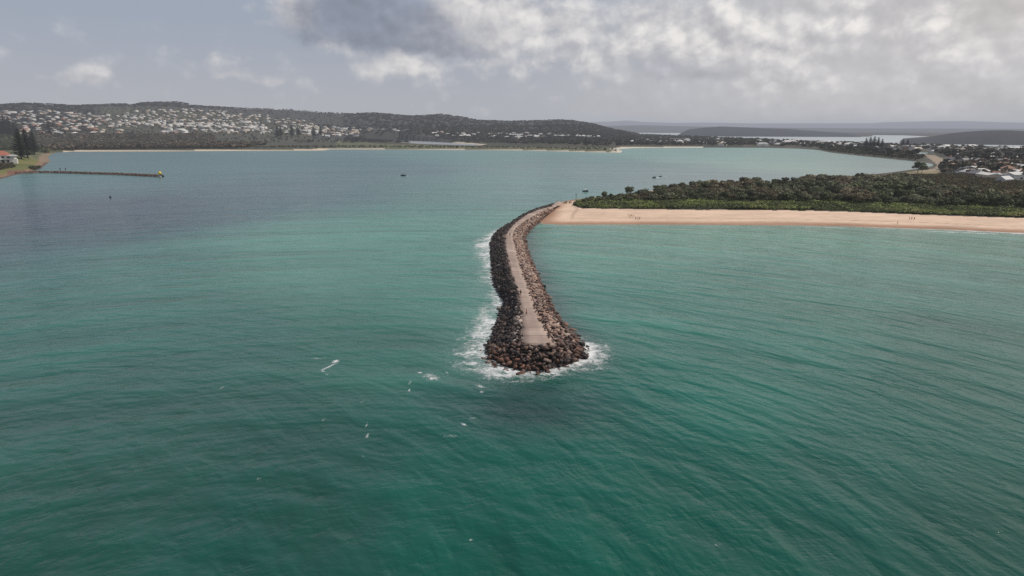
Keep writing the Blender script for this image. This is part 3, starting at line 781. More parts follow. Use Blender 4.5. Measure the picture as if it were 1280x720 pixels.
# bright green dune scrub in front of the wood
SCRUB = [(716, 258.2), (727, 262.6), (760, 264), (800, 265.2), (880, 266), (960, 266.5), (1050, 268.3), (1140, 271.8), (1230, 275), (1300, 277.8), (1420, 284), (1420, 270), (1290, 263), (1150, 258), (1000, 254), (850, 253), (760, 253), (735, 252), (722, 255.5)]
x, y = scatter(SCRUB, 1.9, 9); gz_, sd_ = ground_z(x, y); n = len(x)
scr_P = [leaf_cloud(300 + s, 46, 1.5, .2, 1.7, 4, .5) for s in range(5)]
f_ = fbm(x / 14, y / 14, 3)[:, None]
cols = np.where(f_ < .42, np.array((.130, .150, .066)), np.where(f_ < .58, np.array((.220, .255, .092)), np.array((.25, .25, .115)))) * (.75 + .5 * rng.random((n, 1)))
sp = (.65 + .5 * rng.random(n)) * (.35 + 1.6 * fbm(x / 9 + 40, y / 9, 3))
V, Ff, cc = merge(scr_P, rng.integers(0, 5, n), np.stack([x, y, gz_ - .1], 1), rng.random(n) * 6.28, np.stack([sp, sp, sp * .9], 1), cols)
o = link('dune_scrub', np_mesh('dune_scrub', V, Ff, (M_leaf_a,), False, cc)); tag(o, 'bright green low scrub along the top of the sand beach', 'scrub', kind='stuff')
# low heath beyond the wood and on the sandy point
def low_scrub(name, poly, spacing, cs, label, size=1.0, seed=3, cat='heath'):
    x, y = scatter(poly, spacing, seed); gz_, sd_ = ground_z(x, y); k = sd_ > 2; x, y, gz_ = x[k], y[k], gz_[k]; n = len(x)
    c = np.array(cs)[rng.integers(0, len(cs), n)] * (.7 + .6 * rng.random((n, 1)))
    sp = size * (.7 + .6 * rng.random(n))
    V, Ff, cc = merge(scr_P, rng.integers(0, 5, n), np.stack([x, y, gz_ - .1], 1), rng.random(n) * 6.28, np.stack([sp, sp, sp * .8], 1), c)
    o = link(name, np_mesh(name, V, Ff, (M_leaf_a,), False, cc)); tag(o, label, cat, kind='stuff')
low_scrub('heath', [(1140, 222), (1200, 221.5), (1270, 231), (1400, 234), (1400, 246), (1280, 245), (1160, 246)], 3.2, [(.130, .112, .055), (.115, .085, .055), (.075, .08, .045)], 'olive and russet low heath between the wood and the suburb', 1.2)
low_scrub('dune_grass', [(727, 252), (735, 248.5), (760, 246.5), (800, 243), (812, 246), (780, 252), (745, 254)], 3.0, [(.085, .080, .035), (.060, .065, .030)], 'sparse yellow green dune plants on the sandy point', .8, 4, 'dune plants')
low_scrub('sand_tussocks', [(700, 254), (712, 253.5), (722, 255), (716, 257), (703, 256)], 3.6, [(.11, .09, .045)], 'thin tussocks on the sand at the root of the breakwater', .5, 6, 'tussocks')

# far tree masses -------------------------------------------------------------
far_P = [leaf_cloud(400 + s, 26, 4.2, 1.0, 8.5, 5, 2.3, .8) for s in range(6)]
def mass(name, polys, spacing, cs, label, hscale=1.0, seed=1, cat='wood', via_hit=False, keepf=None, top=None):
    X, Y = [], []
    for k, p in enumerate(polys):
        x, y = scatter(p, spacing, seed + k); X.append(x); Y.append(y)
    x, y = np.concatenate(X), np.concatenate(Y)
    gz_, sd_ = ground_z(x, y); k = sd_ > 8
    if keepf is not None: k &= keepf(x, y)
    if top is not None: k &= to_px(x, y, gz_)[1] > top + 3 * fbm(x / 60, y / 90, 2)
    x, y, gz_ = x[k], y[k], gz_[k]; n = len(x)
    f_ = fbm(x / 120, y / 120, 3); ci = (f_ * 1.4 + rng.random(n) * .4 - .2) * len(cs)
    c = np.array(cs)[np.clip(ci.astype(int), 0, len(cs) - 1)] * (.7 + .6 * rng.random((n, 1)))
    sp = hscale * (.7 + .6 * rng.random(n))
    V, Ff, cc = merge(far_P, rng.integers(0, 6, n), np.stack([x, y, gz_], 1), rng.random(n) * 6.28, np.stack([sp * 1.35, sp * 1.35, sp], 1), c)
    o = link(name, np_mesh(name, V, Ff, (M_leaf_a,), False, cc)); tag(o, label, cat, kind='stuff'); return n
DKG, BRN, GRY = (.066, .066, .048), (.140, .114, .086), (.108, .102, .084)
mass('mangrove_wood', [[(62, 190), (74, 189.2), (200, 187.6), (300, 187.2), (330, 183.6), (270, 182), (265, 176), (150, 174), (40, 176), (30, 186)]], 10.5, [DKG, BRN, GRY], 'brown green belt of trees behind the far beach on the left', 1.15, 21, top=169)
mass('marsh_trees', [[(300, 187), (405, 186.8), (420, 185.8), (640, 187), (700, 188), (774, 189.8), (770, 187), (600, 184.6), (420, 183.6), (340, 184)]], 17, [(.080, .084, .046), (.095, .092, .052), (.06, .066, .04)], 'low olive shrubs along the far shore in front of the marsh', .36, 23)
mass('bay_trees', [[(770, 184), (790, 183.5), (960, 183.4), (1022, 186), (1040, 189), (1080, 193), (1130, 198), (1150, 197), (1145, 192), (1110, 190), (1060, 186), (1020, 182), (960, 177), (880, 173.6), (790, 169.6), (770, 172)]], 21, [DKG, (.042, .044, .032), GRY], 'dark trees among the houses along the far bay shore', 1.05, 25)
mass('mangrove_fringe', [[(1022, 186.6), (1040, 190.4), (1080, 194.8), (1120, 198.6), (1150, 201.6), (1156, 199), (1130, 194), (1085, 190), (1040, 186)]], 8, [(.060, .064, .040), (.08, .076, .05)], 'dark low mangroves along the curved shore of the bay', .55, 39)
mass('suburb_trees', [[(1180, 197), (1172, 194), (1178, 191), (1280, 191.5), (1420, 195), (1420, 205), (1280, 205), (1215, 205), (1192, 202)]], 13.5, [DKG, (.036, .037, .028), GRY], 'dense dark trees in the suburb behind the pale roofs', .95, 27)
mass('street_trees', [[(1178, 221), (1178, 209), (1280, 207), (1420, 210), (1420, 232), (1280, 229), (1240, 225)]], 15, [DKG, BRN], 'scattered dark garden trees between the near suburb houses', .9, 29, 'trees')
mass('distant_street_trees', [[(1160, 189), (1090, 185.5), (1000, 179.5), (1050, 180), (1280, 188), (1420, 192), (1420, 194)]], 20, [DKG, GRY, BRN], 'dark trees among the distant houses below the lake', .8, 31, 'trees')
mass('garden_trees', [[(-60, 194), (-10, 190), (20, 190), (48, 187), (64, 189.5), (62, 192), (55, 193), (40, 180), (-60, 178)]], 9, [(.085, .100, .046), (.110, .110, .058), (.07, .08, .042)], 'mixed green garden trees behind the pines on the left foreshore', .8, 37, 'trees')
def frontal(x, y):
    return rng.random(len(x)) < np.where(np.hypot(x, y) > 2400, np.where(az_px(x, y) > 330, .6, np.where(az_px(x, y) < 170, .5, .42)), .55)
mass('hillside_trees', [[(-60, 176), (40, 174), (150, 173), (300, 174), (420, 175), (440, 169), (300, 166), (100, 166), (-60, 166)], [(420, 174), (470, 174), (560, 177), (640, 181), (760, 185), (775, 172), (640, 170), (500, 168.5)]], 21, [(.052, .054, .044), (.066, .064, .054), (.080, .072, .062)], 'dark trees between the houses at the foot of the town hill', 1.0, 33, 'trees', keepf=frontal, top=156)
# trees on the slope itself: sampled over the hillside
def slope_trees():
    n = 9500; a = rng.uniform(-80, 800, n); r = rng.uniform(2300, 4250, n) ** 1.0
    ang = np.arctan((a - 640) / KX); x, y = np.sin(ang) * r, np.cos(ang) * r
    gz_, sd_ = ground_z(x, y); k = sd_ > 10; x, y, gz_, a = x[k], y[k], gz_[k], a[k]
    n = len(x); c = np.array([(.056, .060, .060), (.064, .066, .063), (.060, .063, .062)])[rng.integers(0, 3, n)] * (.85 + .3 * rng.random((n, 1)))  # leaf tones tinted towards haze blue in the colour itself
    inz = (a > 120) & (a < 430) & (gz_ < 150); k2 = ~(inz & (rng.random(n) < .55)); x, y, gz_, c, inz = x[k2], y[k2], gz_[k2], c[k2], inz[k2]; n = len(x)
    sp = np.where(inz, .7, .85) * (.7 + .5 * rng.random(n))
    V, Ff, cc = merge(far_P, rng.integers(0, 6, n), np.stack([x, y, gz_], 1), rng.random(n) * 6.28, np.stack([sp * np.where(inz, 1.2, 2.3), sp * np.where(inz, 1.2, 2.3), sp * np.where(inz, 1.0, .72)], 1), c)
    o = link('hill_forest', np_mesh('hill_forest', V, Ff, (M_leaf_a,), False, cc)); tag(o, 'dark bush covering the slopes of the long town hill', 'forest', kind='stuff')
slope_trees()
low_scrub('foreshore_bushes', [(-40, 214), (-10, 209), (16, 208), (20, 211), (0, 215)], 4.0, [(.055, .055, .03), (.09, .08, .04)], 'rough bushes on the grassy left foreshore', 1.4, 8, 'bushes')
low_scrub('shore_bush', [(38, 210.5), (50, 209), (49, 212), (40, 213)], 2.6, [(.055, .065, .03)], 'round olive bush at the edge of the grassy left foreshore', 1.5, 12, 'bush')

# Norfolk pines ---------------------------------------------------------------
def pine_crown(seed, H_, R_):
    r = np.random.default_rng(seed); V = []; n = 0
    tiers = 20
    for k in range(tiers):
        f = k / (tiers - 1); z = H_ * (.12 + .86 * f); rad = R_ * (1 - f) ** .75 * (1 if f > .1 else .8) * (.85 + .3 * r.random()) + .25
        nb = 9 if f < .7 else 6
        for j in range(nb):
            a = j * 6.283 / nb + r.random() * .5; ln = rad * (.8 + .35 * r.random())
            for q_ in range(4):
                t0, t1 = q_ / 4 * ln, (q_ + 1.25) / 4 * ln
                w = (.55 + .5 * (1 - q_ / 4)) * (R_ / 5)
                ca, sa = math.cos(a), math.sin(a); z0 = z + .10 * t0 - .02 * t0 ** 2 * .5; z1 = z + .10 * t1 - .02 * t1 ** 2 * .5
                dz = r.normal() * .25
                for tilt in (.5, -.5):
                    V += [(ca * t0, sa * t0, z0), (ca * (t0 + t1) / 2 - sa * w, sa * (t0 + t1) / 2 + ca * w, z0 + tilt * w + dz), (ca * t1, sa * t1, z1), (ca * (t0 + t1) / 2 + sa * w, sa * (t0 + t1) / 2 - ca * w, z1 - tilt * w + dz)]
    V = np.array(V); return V, np.arange(len(V)).reshape(-1, 4)
M_pine = leaf_mat('pine_needles', (.034, .046, .030), .2)
pine_me = [np_mesh('crown', *pine_crown(s, 30, 5.2), (M_pine,)) for s in range(3)]
bm = bmesh.new(); add_tube(bm, [(0, 0, -.5), (0, 0, 10), (0, 0, 20), (0, 0, 29.5)], [.55, .42, .28, .06], 8); pine_tr = bm_mesh('trunk', bm, (M_bark,))
def pine(px, py, hpx, k, label, wid=1.0, group=None, fat=1.05):
    p = hit(px, py); d = np.linalg.norm(p - np.array((0, 0, CH))); h = hpx * d / F
    t = empty('norfolk_pine', p, random.random() * 6, label, 'tree', group); s = h / 30; t.scale = (s * wid * fat, s * wid * fat, s)
    link('trunk', pine_tr, t); link('crown', pine_me[k % 3], t)
pine(27, 199, 31, 0, 'tall dark pine nearest the red roofed house on the left foreshore', 1.3)
pine(35, 198, 30, 1, 'tall dark pine in the middle of the clump on the grassy left foreshore', 1.3)
pine(43.5, 193.5, 25, 2, 'shorter dark pine on the water side of the clump on the left foreshore', 1.35)
pine(62.5, 168, 16, 0, 'lone dark pine among white roofs above the left foreshore', 1.7)
for i, (x_, y_, h_) in enumerate([(1, 170, 22), (7, 170, 21), (13, 170, 19), (19, 171, 16)]):
    pine(x_, y_, h_, i, 'dark pine of the row at the left edge behind the red roofed house', 1.5, 'dark pines at the left edge')
for i, (x_, y_, h_) in enumerate([(347, 172, 14), (365, 171, 14), (373, 170, 12), (392, 171, 13), (401, 170, 12), (351, 171, 13)]):
    pine(x_, y_, h_, i, 'dark pine standing above the houses at the foot of the distant hill', 1.5, 'dark pines at the foot of the hill')
for i, (x_, y_, h_) in enumerate([(1082, 186, 12), (1087, 185.6, 13), (1092, 185.6, 13.5), (1097, 185.8, 12.5), (1102, 186, 11), (1128, 184, 9), (1134, 184, 9), (732, 181, 10)]):
    pine(x_, y_, h_, i, 'dark pine of the clump on the far shore of the right hand bay', 1.5, 'dark pines on the far bay shore')
# shrubs with trunk near road at right
def one_tree(px, py, s, k, label):
    p = hit(px, py); t = empty('bushy_tree', p, random.random() * 6, label, 'tree'); t.scale = (s * 1.15, s * 1.15, s)
    link('trunk', TREE_P[1][1], t); link('crown', crown_me[(1, k)], t)
one_tree(1147, 216, 1.4, 0, 'dark round tree standing alone beside the sandy lot at the head of the bay')
one_tree(1152, 217, 1.1, 0, 'small dark tree next to the round one beside the sandy lot')
one_tree(788, 246, .85, 0, 'small dark tree on the ridge of the sandy point beside the channel')
one_tree(754, 248.5, .6, 0, 'low dark shrub alone on the channel edge of the sandy point')

# ------------------------------------------------------------------ houses
roofcols = {'white': (.56, .55, .53), 'pale grey': (.40, .40, .40), 'terracotta': (.30, .15, .10), 'dark grey': (.12, .12, .13), 'cream': (.50, .44, .36)}
M_roof = {k: simple('roof_' + k.replace(' ', '_'), v, .6, .12, .3, objvar=.18) for k, v in roofcols.items()}
M_wall = {'white': simple('white_wall', (.68, .67, .64), .8, .08, .5, objvar=.12), 'cream': simple('cream_wall', (.55, .48, .39), .8, .08, .5, objvar=.12), 'brick': simple('brick_wall', (.30, .19, .15), .85, .15, 1.5, objvar=.15)}
M_glass = simple('window_glass', (.03, .035, .04), .12, .1, 1, spec=.6)
M_trim = simple('white_trim', (.75, .75, .73), .6, .05, 1)
def gable_roof(bm, cx, cy, z, l, w, h, ov=.5, hip=0.0):
    l2, w2 = l / 2 + ov, w / 2 + ov; r2 = l2 - hip
    v = [bm.verts.new(Vector(p) + Vector((cx, cy, z))) for p in ((-l2, -w2, 0), (l2, -w2, 0), (l2, w2, 0), (-l2, w2, 0), (-r2, 0, h), (r2, 0, h))]
    for f in ((0, 1, 5, 4), (2, 3, 4, 5), (1, 2, 5), (3, 0, 4), (3, 2, 1, 0)): bm.faces.new([v[i] for i in f])
HP = {}
def house_proto(kind):
    wb, rb = bmesh.new(), bmesh.new(); wins = []
    if kind == 'hip':
        add_box(wb, (0, 0, 1.2), (14, 9, 3.4)); gable_roof(rb, 0, 0, 2.9, 14, 9, 2.4, .6, 4); L, W_, Hh = 14, 9, 2.9
    elif kind == 'gable':
        add_box(wb, (0, 0, 1.2), (13, 8, 3.4)); gable_roof(rb, 0, 0, 2.9, 13, 8, 2.8, .5); L, W_, Hh = 13, 8, 2.9
    elif kind == 'ell':
        add_box(wb, (0, 0, 1.2), (15, 8, 3.4)); add_box(wb, (4, -5, 1.15), (6.5, 5.4, 3.3)); gable_roof(rb, 0, 0, 2.9, 15, 8, 2.6, .5, 3)
        n0 = len(rb.verts); gable_roof(rb, 0, 0, 2.86, 6.6, 6.4, 2.2, .4, 2.5); rb.verts.ensure_lookup_table()
        bmesh.ops.translate(rb, verts=rb.verts[n0:], vec=(4, -4.6, 0)); L, W_, Hh = 15, 8, 2.9
    elif kind == 'two':
        add_box(wb, (0, 0, 2.6), (12, 9, 6.2)); add_box(wb, (0, -5.4, 2.75), (10, 1.8, .25)); gable_roof(rb, 0, 0, 5.7, 12, 9, 2.4, .6, 3.5); L, W_, Hh = 12, 9, 5.7
    else:
        add_box(wb, (0, 0, 2.0), (30, 15, 5)); gable_roof(rb, 0, 0, 4.5, 30, 15, 1.8, .3); L, W_, Hh = 30, 15, 4.5
    wd = bmesh.new()
    for fl in range(2 if kind == 'two' else 1):
        z = 1.6 + 2.9 * fl
        for i in (-1, 0, 1):
            if i == 1 and kind == 'ell': continue
            add_box(wd, (i * L * .3, -W_ / 2 - .02, z), (1.8, .12, 1.2))
        for i in (-1, 1): add_box(wd, (i * (L / 2 + .02), 0, z), (.12, 1.6, 1.2))
    return wb, rb, wd
for k in ('hip', 'gable', 'ell', 'two', 'shed'):
    wb, rb, wd = house_proto(k)
    W0, R_0, D0 = bm_mesh('wall', wb), bm_mesh('roof', rb), bm_mesh('window', wd)
    HP[k] = {'wall': {}, 'roof': {}}
    for c in M_wall: me = W0.copy(); me.materials.append(M_wall[c]); HP[k]['wall'][c] = me
    for c in M_roof: me = R_0.copy(); me.materials.append(M_roof[c]); HP[k]['roof'][c] = me
    D0.materials.append(M_glass); HP[k]['win'] = D0; HP[k]['raw'] = (W0, R_0)
houses = []       # pos, kind, wall, roof, rz, scale, zone
def zone_houses(poly, n, zone, roofs, sheds=.04, scale=1.0, mind=16, seed=0):
    r = random.Random(seed); xs = [p[0] for p in poly]; ys = [p[1] for p in poly]; got = []; tries = 0
    while len(got) < n and tries < n * 30:
        tries += 1
        px, py = r.uniform(min(xs), max(xs)), r.uniform(min(ys), max(ys))
        if not in_poly([px], [py], poly)[0]: continue
        p = hit(px, py, 500)
        if p is None: continue
        z, sd = ground_z([p[0]], [p[1]])
        if sd[0] < 12 or any((p[0] - q[0]) ** 2 + (p[1] - q[1]) ** 2 < mind ** 2 for q in got): continue
        got.append(p)
        kind = 'shed' if r.random() < sheds else r.choice(('hip', 'gable', 'ell', 'two', 'hip'))
        houses.append((p, kind, r.choice(('white', 'white', 'cream', 'brick')), r.choice(roofs), r.choice((0, 1.57, .3, -.4, 1.2)) + r.uniform(-.15, .15), scale * r.uniform(.85, 1.25), zone))
WH = ['white', 'white', 'white', 'pale grey', 'cream', 'dark grey']
MX = ['white', 'pale grey', 'cream', 'terracotta', 'dark grey']
zone_houses([(1180, 209), (1280, 208), (1300, 214), (1300, 226), (1240, 224), (1185, 217)], 44, 'near', ['white', 'pale grey', 'white', 'dark grey', 'terracotta'], .12, 1.0, 15, 1)
zone_houses([(1170, 186), (1290, 188.5), (1300, 193), (1180, 192)], 34, 'lake', WH, .15, 1.15, 22, 2)
zone_houses([(1190, 193), (1290, 193), (1300, 206), (1200, 205)], 30, 'near', ['white', 'pale grey', 'cream', 'dark grey', 'terracotta'], .06, 1.05, 18, 13)
zone_houses([(1060, 180), (1160, 184), (1180, 187), (1120, 188), (1060, 186)], 16, 'lake', WH, .1, 1.1, 22, 3)
zone_houses([(960, 177), (1060, 180), (1075, 187), (1024, 183.6), (960, 182.6)], 42, 'bay', WH, .14, 1.4, 18, 4)
zone_houses([(790, 172), (960, 177), (960, 182.8), (790, 181)], 46, 'bay', WH, .12, 1.45, 18, 5)
zone_houses([(145, 145), (165, 140), (200, 137.5), (245, 137), (300, 142), (380, 150), (400, 160), (395, 169), (250, 165), (135, 158)], 330, 'hill', ['white', 'white', 'pale grey', 'pale grey', 'cream', 'dark grey'], .04, 1.05, 15, 6)
zone_houses([(135, 155.5), (215, 154), (330, 159), (330, 163), (220, 158.5), (140, 157.5)], 44, 'row', ['white'], .35, 1.2, 20, 7)
zone_houses([(-20, 140), (60, 139), (140, 145), (135, 157), (60, 158), (-20, 152)], 135, 'hill', ['white', 'pale grey', 'pale grey', 'cream', 'dark grey', 'terracotta'], .05, 1.1, 19, 8)
zone_houses([(24, 158), (70, 157), (150, 160), (150, 167), (60, 169), (24, 169)], 40, 'leftfoot', ['white', 'pale grey', 'white', 'terracotta', 'cream'], .08, 1.2, 22, 9)
zone_houses([(200, 163), (330, 163), (330, 167.5), (200, 167.5)], 18, 'leftfoot', ['white', 'pale grey'], .2, 1.25, 24, 10)
zone_houses([(380, 158), (510, 164), (515, 171), (380, 171)], 55, 'midfoot', WH, .12, 1.3, 20, 11)
zone_houses([(540, 166), (720, 168), (770, 174), (640, 173), (540, 171)], 50, 'midfoot', ['white', 'white', 'pale grey'], .25, 1.25, 22, 12)
for px, py, k, rf, rz, s in [(1219, 213, 'shed', 'white', .1, .85), (1262, 213, 'shed', 'white', 0, 1.0), (1184, 212, 'gable', 'white', .05, 1.2), (1278, 209.5, 'shed', 'white', .1, .7), (1228, 207.5, 'hip', 'pale grey', .1, 1.2),
                          (1255, 228, 'gable', 'pale grey', .5, 1.0), (1195, 198, 'hip', 'white', .2, 1.0), (1254, 200, 'hip', 'pale grey', .2, 1.0), (1170, 190.5, 'shed', 'white', 0, .7), (1182, 189.6, 'gable', 'white', 0, 1.2), (1183, 185, 'gable', 'white', .4, 1.4), (1214, 185, 'gable', 'white', .2, 1.5)]:
    houses.append((hit(px, py), k, 'white', rf, rz, s, 'near' if py > 195 else 'lake'))
ZL = {'near': ('in the near suburb beyond the heath', 'houses of the near suburb'), 'lake': ('among trees below the grey lake', 'houses below the lake'), 'bay': ('on the far shore of the bay', 'houses along the far bay shore'),
      'hill': ('high on the distant town hillside', 'houses on the town hillside'), 'row': ('in the bright row across the town hillside', 'houses in the bright row on the hillside'), 'leftfoot': ('among trees behind the left foreshore', 'houses behind the left foreshore'), 'midfoot': ('at the foot of the long dark hill', 'houses at the foot of the long hill')}
houses.sort(key=lambda h: np.linalg.norm(h[0]))
kinds_name = {'hip': 'hip roofed house', 'gable': 'gabled house', 'ell': 'angled house', 'two': 'two storey house', 'shed': 'long low building'}
for p, kind, wl, rf, rz, s, zn in houses[:298]:
    lab = f"{rf} roofed {'long low building' if kind == 'shed' else ('two storey house' if kind == 'two' else 'single storey house')} {ZL[zn][0]}"
    t = empty('long_building' if kind == 'shed' else 'house', p, rz, lab, 'building' if kind == 'shed' else 'house', f'{rf} roofed ' + ('long buildings, ' if kind == 'shed' else ('two storey ' if kind == 'two' else 'single storey ')) + ZL[zn][1]); t.scale = (s, s, s)
    link('wall', HP[kind]['wall'][wl], t); link('roof', HP[kind]['roof'][rf], t)
    if np.linalg.norm(p) < 1300: link('window', HP[kind]['win'], t)
resth = houses[298:]
# the remaining distant ones as one mass of buildings
protoH = []
for k in ('hip', 'gable', 'ell', 'two', 'shed'):
    for me in HP[k]['raw']:
        bm = bmesh.new(); bm.from_mesh(me); bmesh.ops.triangulate(bm, faces=bm.faces); bm.verts.index_update()
        protoH.append((np.array([v.co[:] for v in bm.verts]), np.array([[v.index for v in f.verts] for f in bm.faces]))); bm.free()
ki = ['hip', 'gable', 'ell', 'two', 'shed']; wcl = {'white': (.68, .67, .64), 'cream': (.55, .48, .39), 'brick': (.30, .19, .15)}
idx, T_, R_a, S_, CC_ = [], [], [], [], []
for p, kind, wl, rf, rz, s, zn in resth:
    for j in (0, 1):
        idx.append(ki.index(kind) * 2 + j); T_.append(p); R_a.append(rz); S_.append((s, s, s)); CC_.append(wcl[wl] if j == 0 else roofcols[rf])
V, Ff, cc = merge(protoH, np.array(idx), np.array(T_), np.array(R_a), np.array(S_), np.array(CC_))
M_town = attr_mat('painted_houses', .75, .08, .1)
o = link('distant_houses', np_mesh('distant_houses', V, Ff, (M_town,), False, cc)); tag(o, 'tiny pale houses spread over the upper slopes of the distant town hill', 'houses', kind='stuff')

# the two storey house with red roof at the left edge -------------------------
def left_house():
    p = hit(4, 203.5); t = empty('beach_house', p, .48, 'two storey white house with red roof and long balcony at the left edge', 'house')
    t.scale = (1.45, 1.45, 1.6)
    M_red = simple('red_tiles', (.33, .12, .08), .7, .2, .8)
    bm = bmesh.new(); add_box(bm, (0, 0, 2.6), (20, 11, 7.2)); add_box(bm, (-12, 1, 2), (6, 9, 6)); add_box(bm, (9, -6, 1.2), (6, 4, 4)); link('wall', bm_mesh('wall', bm, (M_wall['white'],)), t)
    bm = bmesh.new(); gable_roof(bm, -2, 0, 6.2, 15, 11, 3.6, .9, 4.5)
    r = link('roof', bm_mesh('roof', bm, (M_red,)), t)
    bm = bmesh.new(); add_box(bm, (-4, 1, 8.9), (.9, .9, 2.2)); link('chimney', bm_mesh('chimney', bm, (M_wall['brick'],)), r)
    bm = bmesh.new(); gable_roof(bm, 7.6, -2, 5.6, 7, 14, 1.2, .7, 3); rr_ = link('roof', bm_mesh('roof', bm, (M_roof['pale grey'],)), t); rr_['label'] = 'low pale grey roof over the veranda wing'
    bm = bmesh.new(); add_box(bm, (-1, -7.2, 2.9), (17, 3.4, .3)); link('balcony', bm_mesh('balcony', bm, (M_trim,)), t)
    bm = bmesh.new(); add_box(bm, (-1, -8.8, 3.95), (17, .1, .12)); add_box(bm, (-1, -8.8, 3.5), (17, .06, .06))
    for i in range(9): add_box(bm, (-9.2 + i * 2.05, -8.8, 3.5), (.1, .1, .95))
    link('railing', bm_mesh('railing', bm, (M_trim,)), t)
    for i in range(5):
        bm = bmesh.new(); add_box(bm, (-9 + i * 4, -8.6, 1.1), (.3, .3, 3.5)); link('post', bm_mesh('post', bm, (M_trim,)), t)
    for z in (1.4, 4.6):
        for i in range(4):
            bm = bmesh.new(); add_box(bm, (-7.5 + i * 4.3, -5.52, z), (2.6, .14, 1.9)); w = link('window', bm_mesh('window', bm, (M_glass,)), t)
            bm = bmesh.new()
            for dx in (-1.36, 1.36): add_box(bm, (-7.5 + i * 4.3 + dx, -5.56, z), (.12, .2, 2.1))
            link('frame', bm_mesh('frame', bm, (M_trim,)), w)
left_house()
def plain_house(px, py, kind, wl, rf, rz, s, label):
    p = hit(px, py); t = empty('house', p, rz, label, 'house'); t.scale = (s, s, s)
    link('wall', HP[kind]['wall'][wl], t); link('roof', HP[kind]['roof'][rf], t); link('window', HP[kind]['win'], t)
plain_house(62, 189.5, 'gable', 'white', 'white', .3, .42, 'tiny white hut on the shore at the near end of the far beach')
plain_house(31, 166, 'two', 'cream', 'terracotta', .2, 1.6, 'cream house with terracotta roof above the tall dark pines')

# ------------------------------------------------------------------ left groyne with marker
gp = [(20, 217.5), (50, 216), (85, 216.6), (120, 217.6), (150, 218.6), (180, 220), (203, 221)]
GW = resamp(np.array([at(*p) for p in gp]), 60)
gr = []
for i in range(59):
    d = GW[i + 1] - GW[i]; d /= np.linalg.norm(d); nn = np.array((-d[1], d[0], 0)); ln = np.linalg.norm(GW[i + 1] - GW[i])
    for k in range(int(ln * 5.5)):
        w = random.uniform(-1, 1); q_ = GW[i] + d * random.random() * ln + nn * w * 3.3; q_[2] = -.2 + 2.3 * (1 - abs(w) ** 1.6) + random.uniform(-.2, .25)
        gr.append((q_, random.uniform(.9, 1.6), np.array(random.choice(((.15, .090, .066), (.11, .074, .06), (.20, .13, .10)))) * random.uniform(.8, 1.2)))
n = len(gr)
V, Ff, cc = merge(RB, rng.integers(0, 10, n), np.array([g[0] for g in gr]), rng.random(n) * 6.28, np.array([[g[1]] * 3 for g in gr]), np.array([g[2] for g in gr]))
g_ = empty('groyne', (GW[30][0], GW[30][1], 0), 0, 'low straight brown rock groyne reaching out from the left foreshore', 'groyne')
prof = np.array([(-3.6, -1.0), (-1.6, 1.0), (0, 1.7), (1.6, 1.0), (3.6, -1.0)])
tg = np.gradient(GW, axis=0); tg /= np.linalg.norm(tg, axis=1)[:, None]
CV = (GW[:, None, :] + np.stack([-tg[:, 1], tg[:, 0], 0 * tg[:, 0]], 1)[:, None, :] * prof[None, :, :1] + np.array((0, 0, 1.0)) * prof[None, :, 1:]).reshape(-1, 3)
q4 = grid_faces(60, 5); CF = np.concatenate([q4[:, [0, 1, 2]], q4[:, [0, 2, 3]]]) + len(V)
V = np.concatenate([V, CV]); Ff = np.concatenate([Ff, CF]); cc = np.concatenate([cc, np.tile(np.array((.10, .068, .055)), (len(CV), 1))])
V = V - np.array((GW[30][0], GW[30][1], 0))
o = link('rubble', np_mesh('rubble', V, Ff, (M_rock,), False, cc), g_); tag(o, kind='stuff')
M_yel = simple('yellow_paint', (.72, .52, .02), .5, .08, 1); M_blk = simple('dark_steel', (.03, .03, .035), .5, .1, 1); M_conc = simple('pale_concrete', (.42, .40, .37), .9, .1, 1)
p = at(200, 220.6, 1.0)
t = empty('channel_marker', p, 0, 'yellow channel marker on a short post at the end of the left groyne', 'marker')
bm = bmesh.new(); add_box(bm, (0, 0, -.1), (2.2, 2.2, 1.2)); link('base', bm_mesh('base', bm, (M_conc,)), t)
bm = bmesh.new(); add_tube(bm, [(0, 0, .5), (0, 0, 2.6)], .16, 10); link('post', bm_mesh('post', bm, (M_blk,)), t)
bm = bmesh.new(); bmesh.ops.create_uvsphere(bm, u_segments=20, v_segments=12, radius=1.75, matrix=Matrix.Translation((0, 0, 3.6)) @ Matrix.Diagonal((1, 1, .85, 1))); link('topmark', bm_mesh('topmark', bm, (M_yel,), True), t)
bm = bmesh.new(); add_tube(bm, [(0, 0, 4.9), (0, 0, 5.5)], .2, 8); link('lantern', bm_mesh('lantern', bm, (M_blk,)), t)
# small landing with two dark posts behind the groyne
p = at(79, 214.4)
t = empty('landing_stage', (p[0], p[1], 0), 0, 'small low landing stage with two dark posts behind the left groyne', 'landing stage')
bm = bmesh.new(); add_box(bm, (0, 0, .75), (8, 2.4, .35)); link('deck', bm_mesh('deck', bm, (M_conc,)), t)
for sx_ in (-3.2, 3.2):
    bm = bmesh.new(); add_tube(bm, [(sx_, 0, -1), (sx_, 0, 3.6)], .38, 8); add_tube(bm, [(sx_, 0, 3.3), (sx_, 0, 4.1)], .6, 8); link('post', bm_mesh('post', bm, (M_blk,)), t)
bm = bmesh.new()
for sx_ in (-3.4, 0, 3.4): add_tube(bm, [(sx_, -.9, -1.5), (sx_, -.9, .7)], .15, 6)
link('pile', bm_mesh('pile', bm, (M_bark,)), t)
